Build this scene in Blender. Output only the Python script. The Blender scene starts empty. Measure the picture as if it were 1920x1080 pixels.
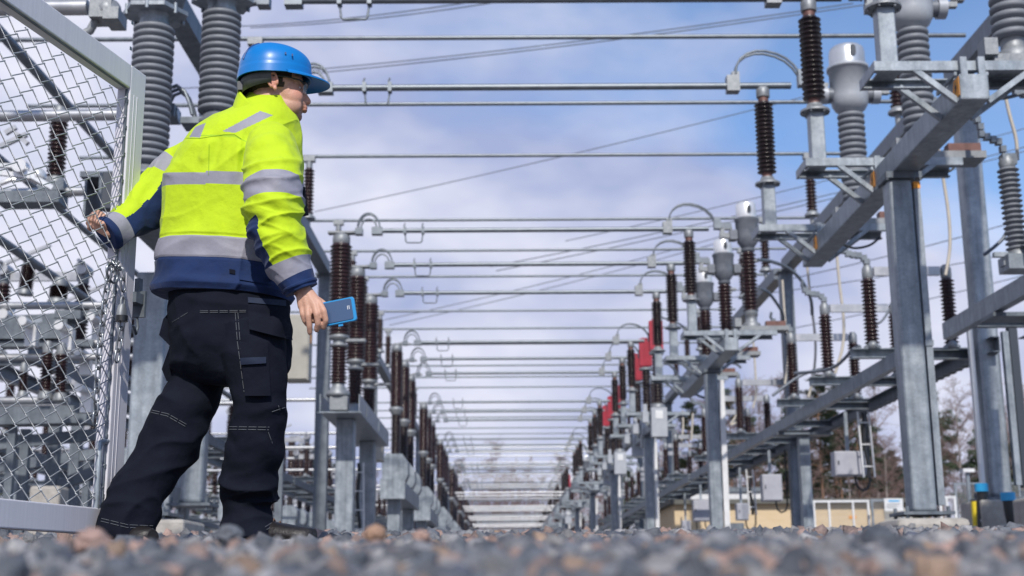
import bpy, bmesh, math, random
import numpy as np
from mathutils import Vector, Matrix, noise
R_=math.radians
sc=bpy.context.scene
COL=sc.collection
rnd=random.Random(7)

# ------------------------------------------------------------------ camera
F_PX=2450.0                      # focal length in photo pixels (1920 wide)
PITCH=math.atan(555/F_PX); ROLL=R_(0.45); YAW=R_(0.4)
_fw=Vector((math.sin(YAW)*math.cos(PITCH),math.cos(YAW)*math.cos(PITCH),math.sin(PITCH)))
_rt=Vector((math.cos(YAW),-math.sin(YAW),0)); _up=_rt.cross(_fw)
_c,_s=math.cos(ROLL),math.sin(ROLL)
_rt,_up=_c*_rt-_s*_up,_s*_rt+_c*_up
cam=bpy.data.objects.new('camera',bpy.data.cameras.new('camera')); COL.objects.link(cam)
cam.matrix_world=Matrix(((_rt.x,_up.x,-_fw.x,0),(_rt.y,_up.y,-_fw.y,0),(_rt.z,_up.z,-_fw.z,0),(0,0,0,1)))
cam.data.sensor_width=36; cam.data.lens=36*F_PX/1920
cam.data.clip_start=0.05; cam.data.clip_end=2000
cam.data.dof.use_dof=True; cam.data.dof.focus_distance=4.25; cam.data.dof.aperture_fstop=4.6
sc.camera=cam
def ray(px,py): return _rt*((px-960)/F_PX)+_up*((540-py)/F_PX)+_fw
def P(px,py,Y):                  # point of the place seen at a photo pixel, at depth Y
    r=ray(px,py); return r*(Y/r.y)
def PX(px,py,X):
    r=ray(px,py); return r*(X/r.x)
# ------------------------------------------------------------------ sky and sun
SUN=Vector((0.02,-0.75,0.66)).normalized()
w=bpy.data.worlds.new('World'); sc.world=w; w.use_nodes=True
nt=w.node_tree; N=nt.nodes; L=nt.links; N.clear()
out=N.new('ShaderNodeOutputWorld'); bg=N.new('ShaderNodeBackground'); L.new(bg.outputs[0],out.inputs[0])
sky=N.new('ShaderNodeTexSky'); sky.sky_type='NISHITA'; sky.sun_disc=False
sky.sun_elevation=math.asin(SUN.z); sky.sun_rotation=math.atan2(SUN.x,SUN.y)
sky.air_density=1.0; sky.dust_density=0.6; sky.ozone_density=3.0
bg.inputs[1].default_value=0.1
tc=N.new('ShaderNodeTexCoord'); mp=N.new('ShaderNodeMapping'); mp.inputs['Scale'].default_value=(1.0,1.0,1.9)
mp.inputs['Location'].default_value=(0.35,0.0,0.15)
L.new(tc.outputs['Generated'],mp.inputs[0])
nz=N.new('ShaderNodeTexNoise'); nz.inputs['Scale'].default_value=3.4; nz.inputs['Detail'].default_value=5; nz.inputs['Roughness'].default_value=0.5
nz.inputs['Distortion'].default_value=0.3
L.new(mp.outputs[0],nz.inputs[0])
sep=N.new('ShaderNodeSeparateXYZ'); L.new(tc.outputs['Generated'],sep.inputs[0])
def mth(op,a,b=None,c=None,clamp=False):
    n=N.new('ShaderNodeMath'); n.operation=op; n.use_clamp=clamp
    for i,v in enumerate((a,b,c)):
        if v is None: continue
        if isinstance(v,(int,float)): n.inputs[i].default_value=v
        else: L.new(v,n.inputs[i])
    return n.outputs[0]
# open blue patches high up, a closed veil lower down
lowveil=mth('MULTIPLY_ADD',sep.outputs[2],-2.5,1.03)
cov=mth('ADD',nz.outputs[0],lowveil)
east=mth('MULTIPLY_ADD',sep.outputs[0],-1.05,0.16)
cov=mth('ADD',cov,east)
cr=N.new('ShaderNodeValToRGB'); cr.color_ramp.elements[0].position=0.50; cr.color_ramp.elements[1].position=0.78
cr.color_ramp.elements[0].color=(0.12,0.12,0.12,1)
L.new(cov,cr.inputs[0])
nz2=N.new('ShaderNodeTexNoise'); nz2.inputs['Scale'].default_value=5.0; nz2.inputs['Detail'].default_value=4; L.new(mp.outputs[0],nz2.inputs[0])
cc=N.new('ShaderNodeValToRGB'); e=cc.color_ramp.elements
e[0].position=0.36; e[0].color=(3.9,4.55,7.1,1); e[1].position=0.66; e[1].color=(8.6,8.7,10.0,1)
L.new(nz2.outputs[0],cc.inputs[0])
mx=N.new('ShaderNodeMix'); mx.data_type='RGBA'
L.new(cr.outputs[0],mx.inputs[0]); sb=N.new('ShaderNodeVectorMath'); sb.operation='MULTIPLY'; sb.inputs[1].default_value=(1.2,1.45,1.7); L.new(sky.outputs[0],sb.inputs[0]); L.new(sb.outputs[0],mx.inputs[6]); L.new(cc.outputs[0],mx.inputs[7])
L.new(mx.outputs[2],bg.inputs[0])
sun=bpy.data.objects.new('sun',bpy.data.lights.new('sun','SUN')); COL.objects.link(sun)
sun.data.energy=4.4; sun.data.angle=R_(1.2); sun.data.color=(1.0,0.94,0.86)
sun.rotation_euler=(-SUN).to_track_quat('-Z','Y').to_euler(); sun.location=(-20,-20,30)
sc.view_settings.view_transform='Standard'; sc.view_settings.look='None'
sc.view_settings.exposure=0.0; sc.view_settings.gamma=1.0
sc.render.engine='CYCLES'; sc.render.resolution_x=1024; sc.render.resolution_y=576

# ------------------------------------------------------------------ materials
MATS={}
def mat(name,col,rough=0.5,metal=0.0,var=0.0,scale=6.0,bump=0.0,bscale=40.0,col2=None,spec=0.5,stretch=None,coat=0.0,alpha=None,spangle=False):
    if name in MATS: return MATS[name]
    m=bpy.data.materials.new(name); m.use_nodes=True; MATS[name]=m
    n=m.node_tree.nodes; l=m.node_tree.links; b=n['Principled BSDF']
    b.inputs['Base Color'].default_value=(*col,1); b.inputs['Roughness'].default_value=rough; b.inputs['Metallic'].default_value=metal
    b.inputs['Specular IOR Level'].default_value=spec; b.inputs['Coat Weight'].default_value=coat
    t=n.new('ShaderNodeTexCoord'); src=t.outputs['Object']
    if stretch:
        mpn=n.new('ShaderNodeMapping'); mpn.inputs['Scale'].default_value=stretch; l.new(src,mpn.inputs[0]); src=mpn.outputs[0]
    if var>0 or col2:
        a=n.new('ShaderNodeTexNoise'); a.inputs['Scale'].default_value=scale; a.inputs['Detail'].default_value=6; a.inputs['Roughness'].default_value=0.65; l.new(src,a.inputs[0])
        r=n.new('ShaderNodeValToRGB'); r.color_ramp.elements[0].position=0.32; r.color_ramp.elements[1].position=0.68
        c2=col2 or tuple(min(1,c*(1+var)) for c in col); c1=col if col2 else tuple(c*(1-var) for c in col)
        r.color_ramp.elements[0].color=(*c1,1); r.color_ramp.elements[1].color=(*c2,1)
        l.new(a.outputs[0],r.inputs[0]); l.new(r.outputs[0],b.inputs['Base Color'])
        rr=n.new('ShaderNodeMapRange'); rr.inputs[3].default_value=max(0.05,rough-0.12); rr.inputs[4].default_value=min(1,rough+0.15)
        l.new(a.outputs[0],rr.inputs[0]); l.new(rr.outputs[0],b.inputs['Roughness'])
    if spangle:
        v=n.new('ShaderNodeTexVoronoi'); v.inputs['Scale'].default_value=55; l.new(t.outputs['Object'],v.inputs['Vector'])
        st=n.new('ShaderNodeMapping'); st.inputs['Scale'].default_value=(14,14,.9); l.new(t.outputs['Object'],st.inputs[0])
        s2=n.new('ShaderNodeTexNoise'); s2.inputs['Scale'].default_value=1.0; s2.inputs['Detail'].default_value=5; l.new(st.outputs[0],s2.inputs[0])
        ad=n.new('ShaderNodeMath'); ad.operation='MULTIPLY_ADD'; ad.inputs[1].default_value=.22; l.new(v.outputs['Color'],ad.inputs[0])
        mr=n.new('ShaderNodeMapRange'); mr.inputs[1].default_value=.3; mr.inputs[2].default_value=.7; mr.inputs[3].default_value=.68; mr.inputs[4].default_value=1.12; l.new(s2.outputs[0],mr.inputs[0]); l.new(mr.outputs[0],ad.inputs[2])
        vm=n.new('ShaderNodeVectorMath'); vm.operation='SCALE'; l.new(r.outputs[0],vm.inputs[0]); l.new(ad.outputs[0],vm.inputs['Scale']); l.new(vm.outputs[0],b.inputs['Base Color'])
    if bump>0:
        a=n.new('ShaderNodeTexNoise'); a.inputs['Scale'].default_value=bscale; a.inputs['Detail'].default_value=4; l.new(src,a.inputs[0])
        bp=n.new('ShaderNodeBump'); bp.inputs['Strength'].default_value=bump; bp.inputs['Distance'].default_value=0.02
        l.new(a.outputs[0],bp.inputs['Height']); l.new(bp.outputs[0],b.inputs['Normal'])
    return m
STEEL=mat('galvanised_steel',(0.17,0.20,0.23),0.42,0.35,col2=(0.30,0.335,0.37),scale=5,bump=0.05,spangle=True)
STEELD=mat('weathered_steel',(0.092,0.112,0.137),0.48,0.3,col2=(0.165,0.19,0.215),scale=5,bump=0.05,spangle=True)
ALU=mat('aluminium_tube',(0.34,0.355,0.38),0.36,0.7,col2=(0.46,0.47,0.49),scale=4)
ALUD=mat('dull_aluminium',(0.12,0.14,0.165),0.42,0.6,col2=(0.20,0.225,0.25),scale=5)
CAST=mat('cast_metal',(0.17,0.185,0.20),0.5,0.4,col2=(0.28,0.295,0.31),scale=14,bump=0.1)
BROWN=mat('brown_porcelain',(0.022,0.0102,0.0118),0.25,0,col2=(0.038,0.0165,0.017),scale=5,spec=0.6)
DARKPOR=mat('dark_porcelain',(0.015,0.010,0.012),0.27,0,col2=(0.028,0.017,0.018),scale=5,spec=0.6)
GREYPOL=mat('grey_polymer',(0.135,0.15,0.175),0.55,0,col2=(0.19,0.205,0.23),scale=4)
TANK=mat('grey_tank_paint',(0.31,0.335,0.375),0.45,0.15,col2=(0.38,0.405,0.44),scale=5)
TANKD=mat('dark_tank_paint',(0.11,0.125,0.15),0.4,0.1,col2=(0.16,0.175,0.20),scale=8)
CAPW=mat('bright_cap',(0.70,0.71,0.72),0.3,0.5,var=0.06)
CAPG=mat('satin_cap',(0.52,0.54,0.56),0.32,0.6,var=0.06)
REDP=mat('red_paint',(0.30,0.010,0.032),0.5,0,col2=(0.38,0.018,0.045),scale=5)
CAB=mat('cabinet_paint',(0.30,0.31,0.36),0.5,0,col2=(0.37,0.38,0.42),scale=4)
BEIGE=mat('beige_cabinet_paint',(0.29,0.28,0.245),0.5,0,col2=(0.36,0.345,0.305),scale=4)
WHITE=mat('white_duct',(0.62,0.63,0.64),0.4,0.1,var=0.08)
BLACKC=mat('black_cable',(0.012,0.014,0.017),0.4)
GREYW=mat('grey_wire',(0.14,0.16,0.19),0.5,0.4)
CREAMW=mat('pale_wire',(0.46,0.42,0.36),0.5,0.1,var=0.1)
CONC=mat('concrete',(0.27,0.255,0.235),0.9,0,col2=(0.40,0.38,0.35),scale=9,bump=0.3)
ORANGE=mat('orange_plate',(0.75,0.30,0.03),0.5)
YEL=mat('yellow_plate',(0.80,0.62,0.03),0.5)
DARK=mat('dark_plate',(0.03,0.04,0.055),0.5)
BLUE=mat('blue_plastic',(0.02,0.32,0.62),0.4)
RUST=mat('reddish_terminal',(0.14,0.07,0.06),0.5,0.3,var=0.3)

# ------------------------------------------------------------------ mesh tools
class MB:
    def __init__(s): s.v=[]; s.f=[]; s.sm=[]; s.mi=[]
    def add(s,vs,fs,smooth=False,mi=0):
        o=len(s.v); s.v.extend([tuple(p) for p in vs]); s.f.extend([tuple(i+o for i in f) for f in fs]); s.sm.extend([smooth]*len(fs)); s.mi.extend([mi]*len(fs)); return s
    def box(s,a,b,mi=0):
        x0,y0,z0=[min(p,q) for p,q in zip(a,b)]; x1,y1,z1=[max(p,q) for p,q in zip(a,b)]
        vs=[(x0,y0,z0),(x1,y0,z0),(x1,y1,z0),(x0,y1,z0),(x0,y0,z1),(x1,y0,z1),(x1,y1,z1),(x0,y1,z1)]
        return s.add(vs,[(0,3,2,1),(4,5,6,7),(0,1,5,4),(1,2,6,5),(2,3,7,6),(3,0,4,7)],False,mi)
    def cbox(s,c,d,rot=None,mi=0):
        c=Vector(c); h=Vector(d)/2; M=rot or Matrix.Identity(3)
        vs=[c+M@Vector((sx*h.x,sy*h.y,sz*h.z)) for sz in(-1,1) for sx,sy in((-1,-1),(1,-1),(1,1),(-1,1))]
        return s.add(vs,[(0,3,2,1),(4,5,6,7),(0,1,5,4),(1,2,6,5),(2,3,7,6),(3,0,4,7)],False,mi)
    def bar(s,p0,p1,wd,ht,up=(0,0,1),mi=0):
        p0=Vector(p0);p1=Vector(p1);t=(p1-p0);ln=t.length;t.normalize()
        u=Vector(up); x=t.cross(u)
        if x.length<1e-4: x=t.cross(Vector((0,1,0)))
        x.normalize(); z=x.cross(t)
        M=Matrix((x,t,z)).transposed()
        return s.cbox((p0+p1)/2,(wd,ln,ht),M,mi)
    def chan(s,p0,p1,wd,ht,th=0.014,up=(0,0,1),side=1):      # channel section, open to one side
        p0=Vector(p0);p1=Vector(p1);t=(p1-p0).normalized();x=t.cross(Vector(up)).normalized();z=x.cross(t)
        s.bar(p0+x*(-side*(wd/2-th/2)),p1+x*(-side*(wd/2-th/2)),th,ht,up)
        for k in(-1,1): s.bar(p0+z*k*(ht/2-th/2)+x*side*th/2,p1+z*k*(ht/2-th/2)+x*side*th/2,wd-th,th,up)
        return s
    def cyl(s,p0,p1,r0,r1=None,n=12,caps=True,smooth=True,mi=0):
        r1=r0 if r1 is None else r1
        p0=Vector(p0);p1=Vector(p1);t=(p1-p0).normalized()
        a=Vector((0,0,1)) if abs(t.z)<0.9 else Vector((1,0,0))
        x=t.cross(a).normalized();y=t.cross(x)
        vs=[p0+(x*math.cos(6.28319*i/n)+y*math.sin(6.28319*i/n))*r0 for i in range(n)]+[p1+(x*math.cos(6.28319*i/n)+y*math.sin(6.28319*i/n))*r1 for i in range(n)]
        s.add(vs,[(i,n+i,n+(i+1)%n,(i+1)%n) for i in range(n)],smooth,mi)
        if caps: s.add(vs,[tuple(range(n)),tuple(range(2*n-1,n-1,-1))],False,mi)
        return s
    def tube(s,pts,r,n=8,closed=False,smooth=True,mi=0,taper=None):
        pts=[Vector(p) for p in pts]; m=len(pts); rings=[]; x=None
        for i,p in enumerate(pts):
            if closed: t=pts[(i+1)%m]-pts[i-1]
            else: t=pts[min(i+1,m-1)]-pts[max(i-1,0)]
            t.normalize()
            if x is None:
                a=Vector((0,0,1)) if abs(t.z)<0.9 else Vector((1,0,0)); x=t.cross(a).normalized()
            else:
                x=(x-t*x.dot(t)); x.normalize()
            y=t.cross(x); rr=r if taper is None else r*taper[i]
            rings.append([p+(x*math.cos(6.28319*k/n)+y*math.sin(6.28319*k/n))*rr for k in range(n)])
        vs=[v for q in rings for v in q]; fs=[]
        for i in range(m if closed else m-1):
            j=(i+1)%m
            for k in range(n): fs.append((i*n+k,i*n+(k+1)%n,j*n+(k+1)%n,j*n+k))
        s.add(vs,fs,smooth,mi)
        if not closed: s.add(vs,[tuple(range(n-1,-1,-1)),tuple(range((m-1)*n,m*n))],False,mi)
        return s
    def lathe(s,prof,c=(0,0,0),n=20,smooth=True,mi=0,axis=None):
        c=Vector(c); M=Matrix.Identity(3) if axis is None else Vector((0,0,1)).rotation_difference(Vector(axis)).to_matrix()
        vs=[c+M@Vector((r*math.cos(6.28319*k/n),r*math.sin(6.28319*k/n),z)) for r,z in prof for k in range(n)]
        fs=[(i*n+k,i*n+(k+1)%n,(i+1)*n+(k+1)%n,(i+1)*n+k) for i in range(len(prof)-1) for k in range(n)]
        s.add(vs,fs,smooth,mi)
        s.add(vs,[tuple(range(n-1,-1,-1)),tuple(range((len(prof)-1)*n,len(prof)*n))],False,mi)
        return s
    def sphere(s,c,r,n=14,m=8,mi=0):
        rx,ry,rz=(r,r,r) if isinstance(r,(int,float)) else r; c=Vector(c)
        vs=[c+Vector((rx*math.sin(math.pi*i/m)*math.cos(6.28319*k/n),ry*math.sin(math.pi*i/m)*math.sin(6.28319*k/n),rz*math.cos(math.pi*i/m))) for i in range(m+1) for k in range(n)]
        fs=[(i*n+k,(i+1)*n+k,(i+1)*n+(k+1)%n,i*n+(k+1)%n) for i in range(m) for k in range(n)]
        return s.add(vs,fs,True,mi)
    def prism(s,poly,p0,dirv,mi=0,smooth=False):               # closed 3D polygon swept along dirv
        n=len(poly); d=Vector(dirv); vs=[Vector(p) for p in poly]+[Vector(p)+d for p in poly]
        s.add(vs,[(i,(i+1)%n,n+(i+1)%n,n+i) for i in range(n)],smooth,mi)
        return s.add(vs,[tuple(range(n-1,-1,-1)),tuple(range(n,2*n))],False,mi)
    def mesh(s,name,mats):
        me=bpy.data.meshes.new(name); me.from_pydata(s.v,[],s.f)
        me.polygons.foreach_set('use_smooth',s.sm); me.polygons.foreach_set('material_index',s.mi)
        for m in (mats if isinstance(mats,(list,tuple)) else [mats]): me.materials.append(m)
        me.update(); return me
def bevelled(me,wd,seg=2):                                      # round the edges of a finished mesh
    b=bmesh.new(); b.from_mesh(me); bmesh.ops.remove_doubles(b,verts=b.verts,dist=1e-5)
    bmesh.ops.recalc_face_normals(b,faces=b.faces)
    es=[e for e in b.edges if len(e.link_faces)==2 and e.calc_face_angle(0)>0.6]
    bmesh.ops.bevel(b,geom=es,offset=wd,segments=seg,profile=0.5,affect='EDGES'); b.to_mesh(me); b.free(); me.update(); return me
def tagp(o,label=None,cat=None,group=None,kind=None):
    for k,v in(('label',label),('category',cat),('group',group),('kind',kind)):
        if v: o[k]=v
    return o
def link(name,me,parent=None,loc=None):
    o=bpy.data.objects.new(name,me); COL.objects.link(o)
    if parent: o.parent=parent
    if loc is not None: o.location=loc
    return o
def thing(name,label,cat,loc=(0,0,0),rz=0,group=None):
    o=bpy.data.objects.new(name,None); COL.objects.link(o); o.location=loc; o.rotation_euler=(0,0,rz); o.empty_display_size=0.2
    return tagp(o,label,cat,group)
def solo(name,mb,m,label,cat,loc=(0,0,0),group=None,kind=None):
    o=link(name,mb.mesh(name,m),None,loc); return tagp(o,label,cat,group,kind)
class Proto:                                                    # one of a kind: parts (name, mesh, sub-parts)
    def __init__(s,name,cat): s.name=name; s.cat=cat; s.parts=[]
    def part(s,name,mb,m,subs=()):
        me=mb.mesh(name,m) if isinstance(mb,MB) else mb
        s.parts.append((name,me,[(n,q.mesh(n,mm)) for n,q,mm in subs])); return s
    def put(s,label,loc,rz=0,group=None,scale=1):
        r=thing(s.name,label,s.cat,loc,rz,group); r.scale=(scale,)*3
        for n,me,subs in s.parts:
            c=link(n,me,r)
            for sn,sm in subs: link(sn,sm,c)
        return r
ORD=['nearest','second','third','fourth','fifth','sixth','seventh','eighth','ninth','tenth','eleventh']
PH=['front','middle','rear']
YA=[11.1,23.75,35.4,47.5,60.0,73.4,86.8,100.1,113,126,139]
DP=2.7
def gz(y):                                                      # height of the ground along the view
    for (a,za),(b,zb) in zip(GP[:-1],GP[1:]):
        if y<=b: return za+(zb-za)*max(0,(y-a))/(b-a)
    return GP[-1][1]
GP=[(-400,-0.08),(0,-0.09),(0.45,-0.036),(1.3,0.022),(4.0,0.10),(12,0.43),(20,0.5),(600,0.5)]
# ------------------------------------------------------------------ switchyard equipment
def sheds(z0,z1,rc,rs,n,alt=1.0,rnd_=False):
    p=(z1-z0)/n; pr=[(rc,z0)]
    for i in range(n):
        z=z0+i*p; r=rs if i%2==0 else rc+(rs-rc)*alt
        if rnd_: pr+=[(rc,z+.04*p),(rc+(r-rc)*.75,z+.14*p),(r,z+.32*p),(r,z+.62*p),(rc+(r-rc)*.75,z+.80*p),(rc,z+.92*p)]
        else: pr+=[(rc,z+.08*p),(r*.97,z+.22*p),(r,z+.30*p),(rc+(r-rc)*.5,z+.52*p),(rc,z+.80*p)]
    return pr+[(rc,z1)]
XR,XL=3.52,-3.03         # right supports, left breakers
ZT=6.5                   # conductor tubes
# --- fat conductor tube with its clamps, jumper arcs and U-shaped spacer loop (origin: tube centre line above X=0)
def arc(c,r,a0,a1,n=14,ry=None,Y=0):
    return [(c[0]+r*math.cos(R_(a0+(a1-a0)*i/n)),c[1]+Y,c[2]+(ry or r)*math.sin(R_(a0+(a1-a0)*i/n))) for i in range(n+1)]
tubeP=Proto('conductor_tube','conductor')
tubeP.part('tube',MB().cyl((-2.35,0,0),(3.88,0,0),.045,n=14),ALUD)
lowbar=MB().cyl((-3.2,0,0),(3.6,0,0),.045,n=10).mesh('low_busbar',ALU)
u=MB()
for x in(-1.84,-1.50): u.tube([(x,0,.14),(x-.02,0,.09),(x,0,-.05),(x+(.02 if x<-1.7 else -.02),0,-.20)],.014,6); u.cbox((x,0,0),(.05,.12,.13))
u.tube([(-1.83,0,-.19),(-1.80,0,-.235),(-1.54,0,-.235),(-1.51,0,-.19)],.014,6)
tubeP.part('spacer_loop',u,ALUD)
j=MB()
for yy in(-.055,.055): j.tube(arc((-2.52,0,.03),.21,8,172,Y=yy,ry=.30),.017,6)
j.tube(arc((-2.52,0,.03),.15,8,172,ry=.20),.017,6)
j.cbox((-2.36,0,-.01),(.20,.15,.14)); j.cbox((-2.70,0,-.02),(.14,.16,.12)); j.tube([(-2.66,0,-.02),(-2.82,0,-.03),(-3.0,0,-.08)],.04,8)
tubeP.part('jumper',j,ALUD)
j=MB(); j.cbox((3.10,0,.02),(.17,.16,.22)); j.cbox((3.14,0,.14),(.10,.10,.10))
tubeP.part('clamp',j,CAST)
j=MB()
for yy in(-.05,.05): j.tube([(3.14,yy,.16),(3.155,yy,.27),(3.21,yy,.37),(3.30,yy,.44),(3.42,yy,.48),(3.55,yy,.48),(3.70,yy,.44),(3.83,yy,.37),(3.93,yy,.27),(3.99,yy,.17),(4.03,yy,.08)],.017,6)
j.cbox((4.04,0,.10),(.12,.14,.22)); j.cbox((4.20,0,.05),(.22,.1,.08))
for k in range(4): j.cbox((4.12+.05*k,0,.05),(.025,.12,.14))
tubeP.part('jumper',j,ALUD)
for i,ya in enumerate(YA):
    for k in range(3):
        if i==0 and k==0: continue
        lab=f'dull aluminium conductor tube with U-shaped loop, {PH[k]} tube of the {ORD[i]} bay'
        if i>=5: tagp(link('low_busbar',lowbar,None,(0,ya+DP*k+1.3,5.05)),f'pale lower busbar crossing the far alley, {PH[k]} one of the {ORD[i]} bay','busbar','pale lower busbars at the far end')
        tubeP.put(lab,(0,ya+DP*k,ZT),group='conductor tubes across the alley')
# --- thin busbar tubes higher up with their post insulators and gantry beams
ZB=9.4
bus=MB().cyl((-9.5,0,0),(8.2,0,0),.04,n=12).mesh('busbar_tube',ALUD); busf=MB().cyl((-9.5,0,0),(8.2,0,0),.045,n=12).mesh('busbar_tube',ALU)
bi=Proto('busbar_insulator','insulator')
bi.part('ribbed_column',MB().lathe(sheds(-1.30,-.24,.075,.125,13)),BROWN)
bi.part('top_clamp',MB().cyl((0,0,-.24),(0,0,-.08),.075,n=10).cbox((0,0,-.02),(.26,.16,.13)),CAST)
bi.part('base',MB().lathe([(.17,-1.42),(.17,-1.38),(.09,-1.30)]).cyl((0,0,-1.75),(0,0,-1.42),.06,n=8),CAST)
YB=[21.5+11.8*i for i in range(10)]
for i,y0 in enumerate(YB):
    for k in range(3):
        y=y0+3.25*k
        if y>140: continue
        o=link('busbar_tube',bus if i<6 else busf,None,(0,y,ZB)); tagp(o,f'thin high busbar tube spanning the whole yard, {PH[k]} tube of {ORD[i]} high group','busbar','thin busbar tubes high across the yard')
        if i<8:
            for side,x in(('left',-4.33),('right',6.9)):
                bi.put(f'slim brown post insulator under {PH[k]} busbar of {ORD[i]} group, {side} gantry beam',(x,y,ZB-.04),group='post insulators under the thin busbars')
ga=Proto('gantry','gantry')
ga.part('beam',MB().box((-.14,-11.9,7.36),(.14,-1.0,7.64)),STEELD)
ga.part('column',MB().box((-.15,-.75-.15,.3),(.15,-.75+.15,7.355)),STEELD)
ga.part('cap_plate',MB().box((-.22,-1.0,7.355),(.22,-.5,7.40)),STEELD)
for i in range(7):
    y=31.8+11.8*i
    for side,x in(('left',-4.33),('right',6.9)):
        if side=='right' and i==0: pass
        ga.put(f'grey steel gantry beam on a square column, {ORD[i+1]} one along the {side} side',(x,y,0),group='gantry beams carrying the busbars')
# nearest pair of gantries: beam and rounded column
for side,x in(('left',-4.33),('right',6.9)):
    r=thing('gantry',f'nearest gantry with {"thick rounded grey column by the fence" if side=="right" else "beam behind the worker and dark column"} on the {side}','gantry',(x,19.3,.3),group='gantry beams carrying the busbars')
    link('beam',MB().box((-.14,-12,7.06),(.14,-.55,7.34)).mesh('beam',STEELD),r)
    me=MB().box((-.155,-.90-.155,.82),(.155,-.90+.155,7.055)).mesh('column',STEEL); link('column',bevelled(me,.055,3),r)
    bp=MB().box((-.3,-1.2,.78),(.3,-.6,.818))
    for sx in(-.24,.24):
        for sy in(-.24,.24): bp.cyl((sx,-.9+sy,.72),(sx,-.9+sy,.9),.02,n=8)
    link('base_plate',bp.mesh('base_plate',STEELD),r)
    if side=='right':
        d=MB().box((-.27,-1.02,.98),(-.21,-.94,3.3)); link('cable_duct',d.mesh('cable_duct',WHITE),r)
        d=MB().box((.19,-1.10,.98),(.27,-1.0,3.15)); link('cable_duct',d.mesh('cable_duct',STEEL),r)
        d=MB().box((.285,-1.10,.95),(.40,-.97,3.3)); link('cable_tray',d.mesh('cable_tray',DARK),r)
# foundation of the near right column, its corrugated pipes
def block(name,x0,y0,x1,y1,z0,z1,label,cat='foundation',m=CONC,bev=.03,group=None):
    c=((x0+x1)/2,(y0+y1)/2,z0); me=MB().box((x0-c[0],y0-c[1],0),(x1-c[0],y1-c[1],z1-z0)).mesh(name,m)
    o=link(name,bevelled(me,bev,2),None,c); return tagp(o,label,cat,group)
block('foundation',6.50,18.0,7.35,18.85,.3,1.075,'tall pale concrete block under the rounded gantry column on the right')
def pipe(x,y,zt,lean,label,ring,wide):
    r=thing('corrugated_pipe',label,'pipe',(x,y,.42))
    b=MB(); pts=[(lean*(1-t)**2*-0+lean*(t-1)*(t-1)*-1,0,-.1+t*(zt-.42+.1)) for t in[i/10 for i in range(11)]]
    b.tube(pts,wide,12); link('pipe',b.mesh('pipe',BLACKC),r)
    t=pts[-1]; link('blue_collar',MB().cyl((t[0],0,t[2]-.05),(t[0],0,t[2]+.06),wide*1.28,n=16).mesh('blue_collar',BLUE),r)
    link('clamp_band',MB().cyl((t[0]-.002,0,t[2]-.46),(t[0]-.002,0,t[2]-.43),wide*1.22,n=16).mesh('clamp_band',ALU),r)
    return r
q=P(1840,915,18.1); pp=pipe(q.x,18.1,q.z,.10,'black pipe with turquoise collar beside the concrete block',BLUE,.07)
q=P(1829,915,18.2); b=MB(); pr=[]
for i in range(26): pr+=[(.05,i*.022),(.062,i*.022+.008),(.062,i*.022+.014)]
b.lathe(pr,n=12); solo('corrugated_hose',b,YEL,'yellow corrugated hose standing behind the black pipe with turquoise collar','hose',(q.x-.02,18.2,.5))
q=P(1890,932,17.6); pipe(q.x,17.6,q.z,-.14,'black pipe with bright blue collar in front of the concrete block',BLUE,.075)

# --- left circuit breakers
cb=Proto('circuit_breaker','circuit breaker')
cb.part('upper_insulator',MB().lathe(sheds(4.50,6.24,.165,.208,24)),BROWN)
cb.part('lower_insulator',MB().lathe(sheds(3.60,4.28,.115,.158,11)),BROWN)
cb.part('middle_flange',MB().lathe([(.13,4.27),(.17,4.29),(.17,4.33),(.12,4.35),(.12,4.41),(.19,4.43),(.19,4.49),(.15,4.51)]).cbox((.28,0,4.40),(.42,.18,.05)),CAST)
cb.part('top_cap',MB().lathe([(.15,6.23),(.165,6.25),(.165,6.37),(.14,6.42),(.10,6.44)]).cbox((0,0,6.46),(.50,.2,.035)),CAST)
cb.part('gear_housing',MB().lathe([(.20,3.36),(.22,3.38),(.22,3.42),(.13,3.52),(.11,3.61)]).cbox((.03,0,3.23),(.32,.30,.25)),CAST)
cbf=Proto('circuit_breaker','circuit breaker')
cbf.part('upper_insulator',MB().lathe([(.12,4.72)]+sheds(4.73,6.24,.15,.18,26)[1:-1]+[(.10,6.24)]),BROWN)
cbf.part('lower_insulator',MB().lathe(sheds(3.42,4.50,.108,.142,18)),DARKPOR)
cbf.part('middle_flange',MB().lathe([(.10,4.49),(.14,4.51),(.14,4.56),(.20,4.62),(.20,4.68),(.13,4.73)]),CAST)
cbf.part('top_cap',MB().lathe([(.12,6.23),(.15,6.25),(.15,6.36),(.12,6.42),(.08,6.44)]).cbox((.15,0,6.46),(.45,.14,.035)),CAST)
h=MB(); h.prism([(-.32,-.36,2.72),(.30,-.36,2.72),(.36,-.36,2.86),(.36,-.36,3.20),(.20,-.36,3.42),(-.22,-.36,3.42),(-.34,-.36,3.22)],0,(0,.72,0))
cbf.part('gear_housing',h,STEEL)
for i,ya in enumerate(YA[1:],1):
    for k in range(3):
        (cb if i==1 else cbf).put(f'brown two-part circuit breaker column, {PH[k]} of three in the {ORD[i]} left bay',(XL+(0 if i==1 else .1),ya+DP*k,0),group='brown circuit breaker columns along the left')
for i,ya in enumerate(YA[2:8],2):
    for k in range(3):
        cbf.put(f'brown two-part breaker column, {PH[k]} of {ORD[i]} bay in the second left row',(-9.4,ya+DP*k-2,0),group='brown breaker columns of the second left row')
def post_base(mb,x,y,z,s=.26):
    mb.box((x-s,y-s,z-.03),(x+s,y+s,z))
    for sx in(-s*.8,s*.8):
        for sy in(-s*.8,s*.8): mb.cyl((x+sx,y+sy,z-.07),(x+sx,y+sy,z+.05),.018,n=6)
    return mb
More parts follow.
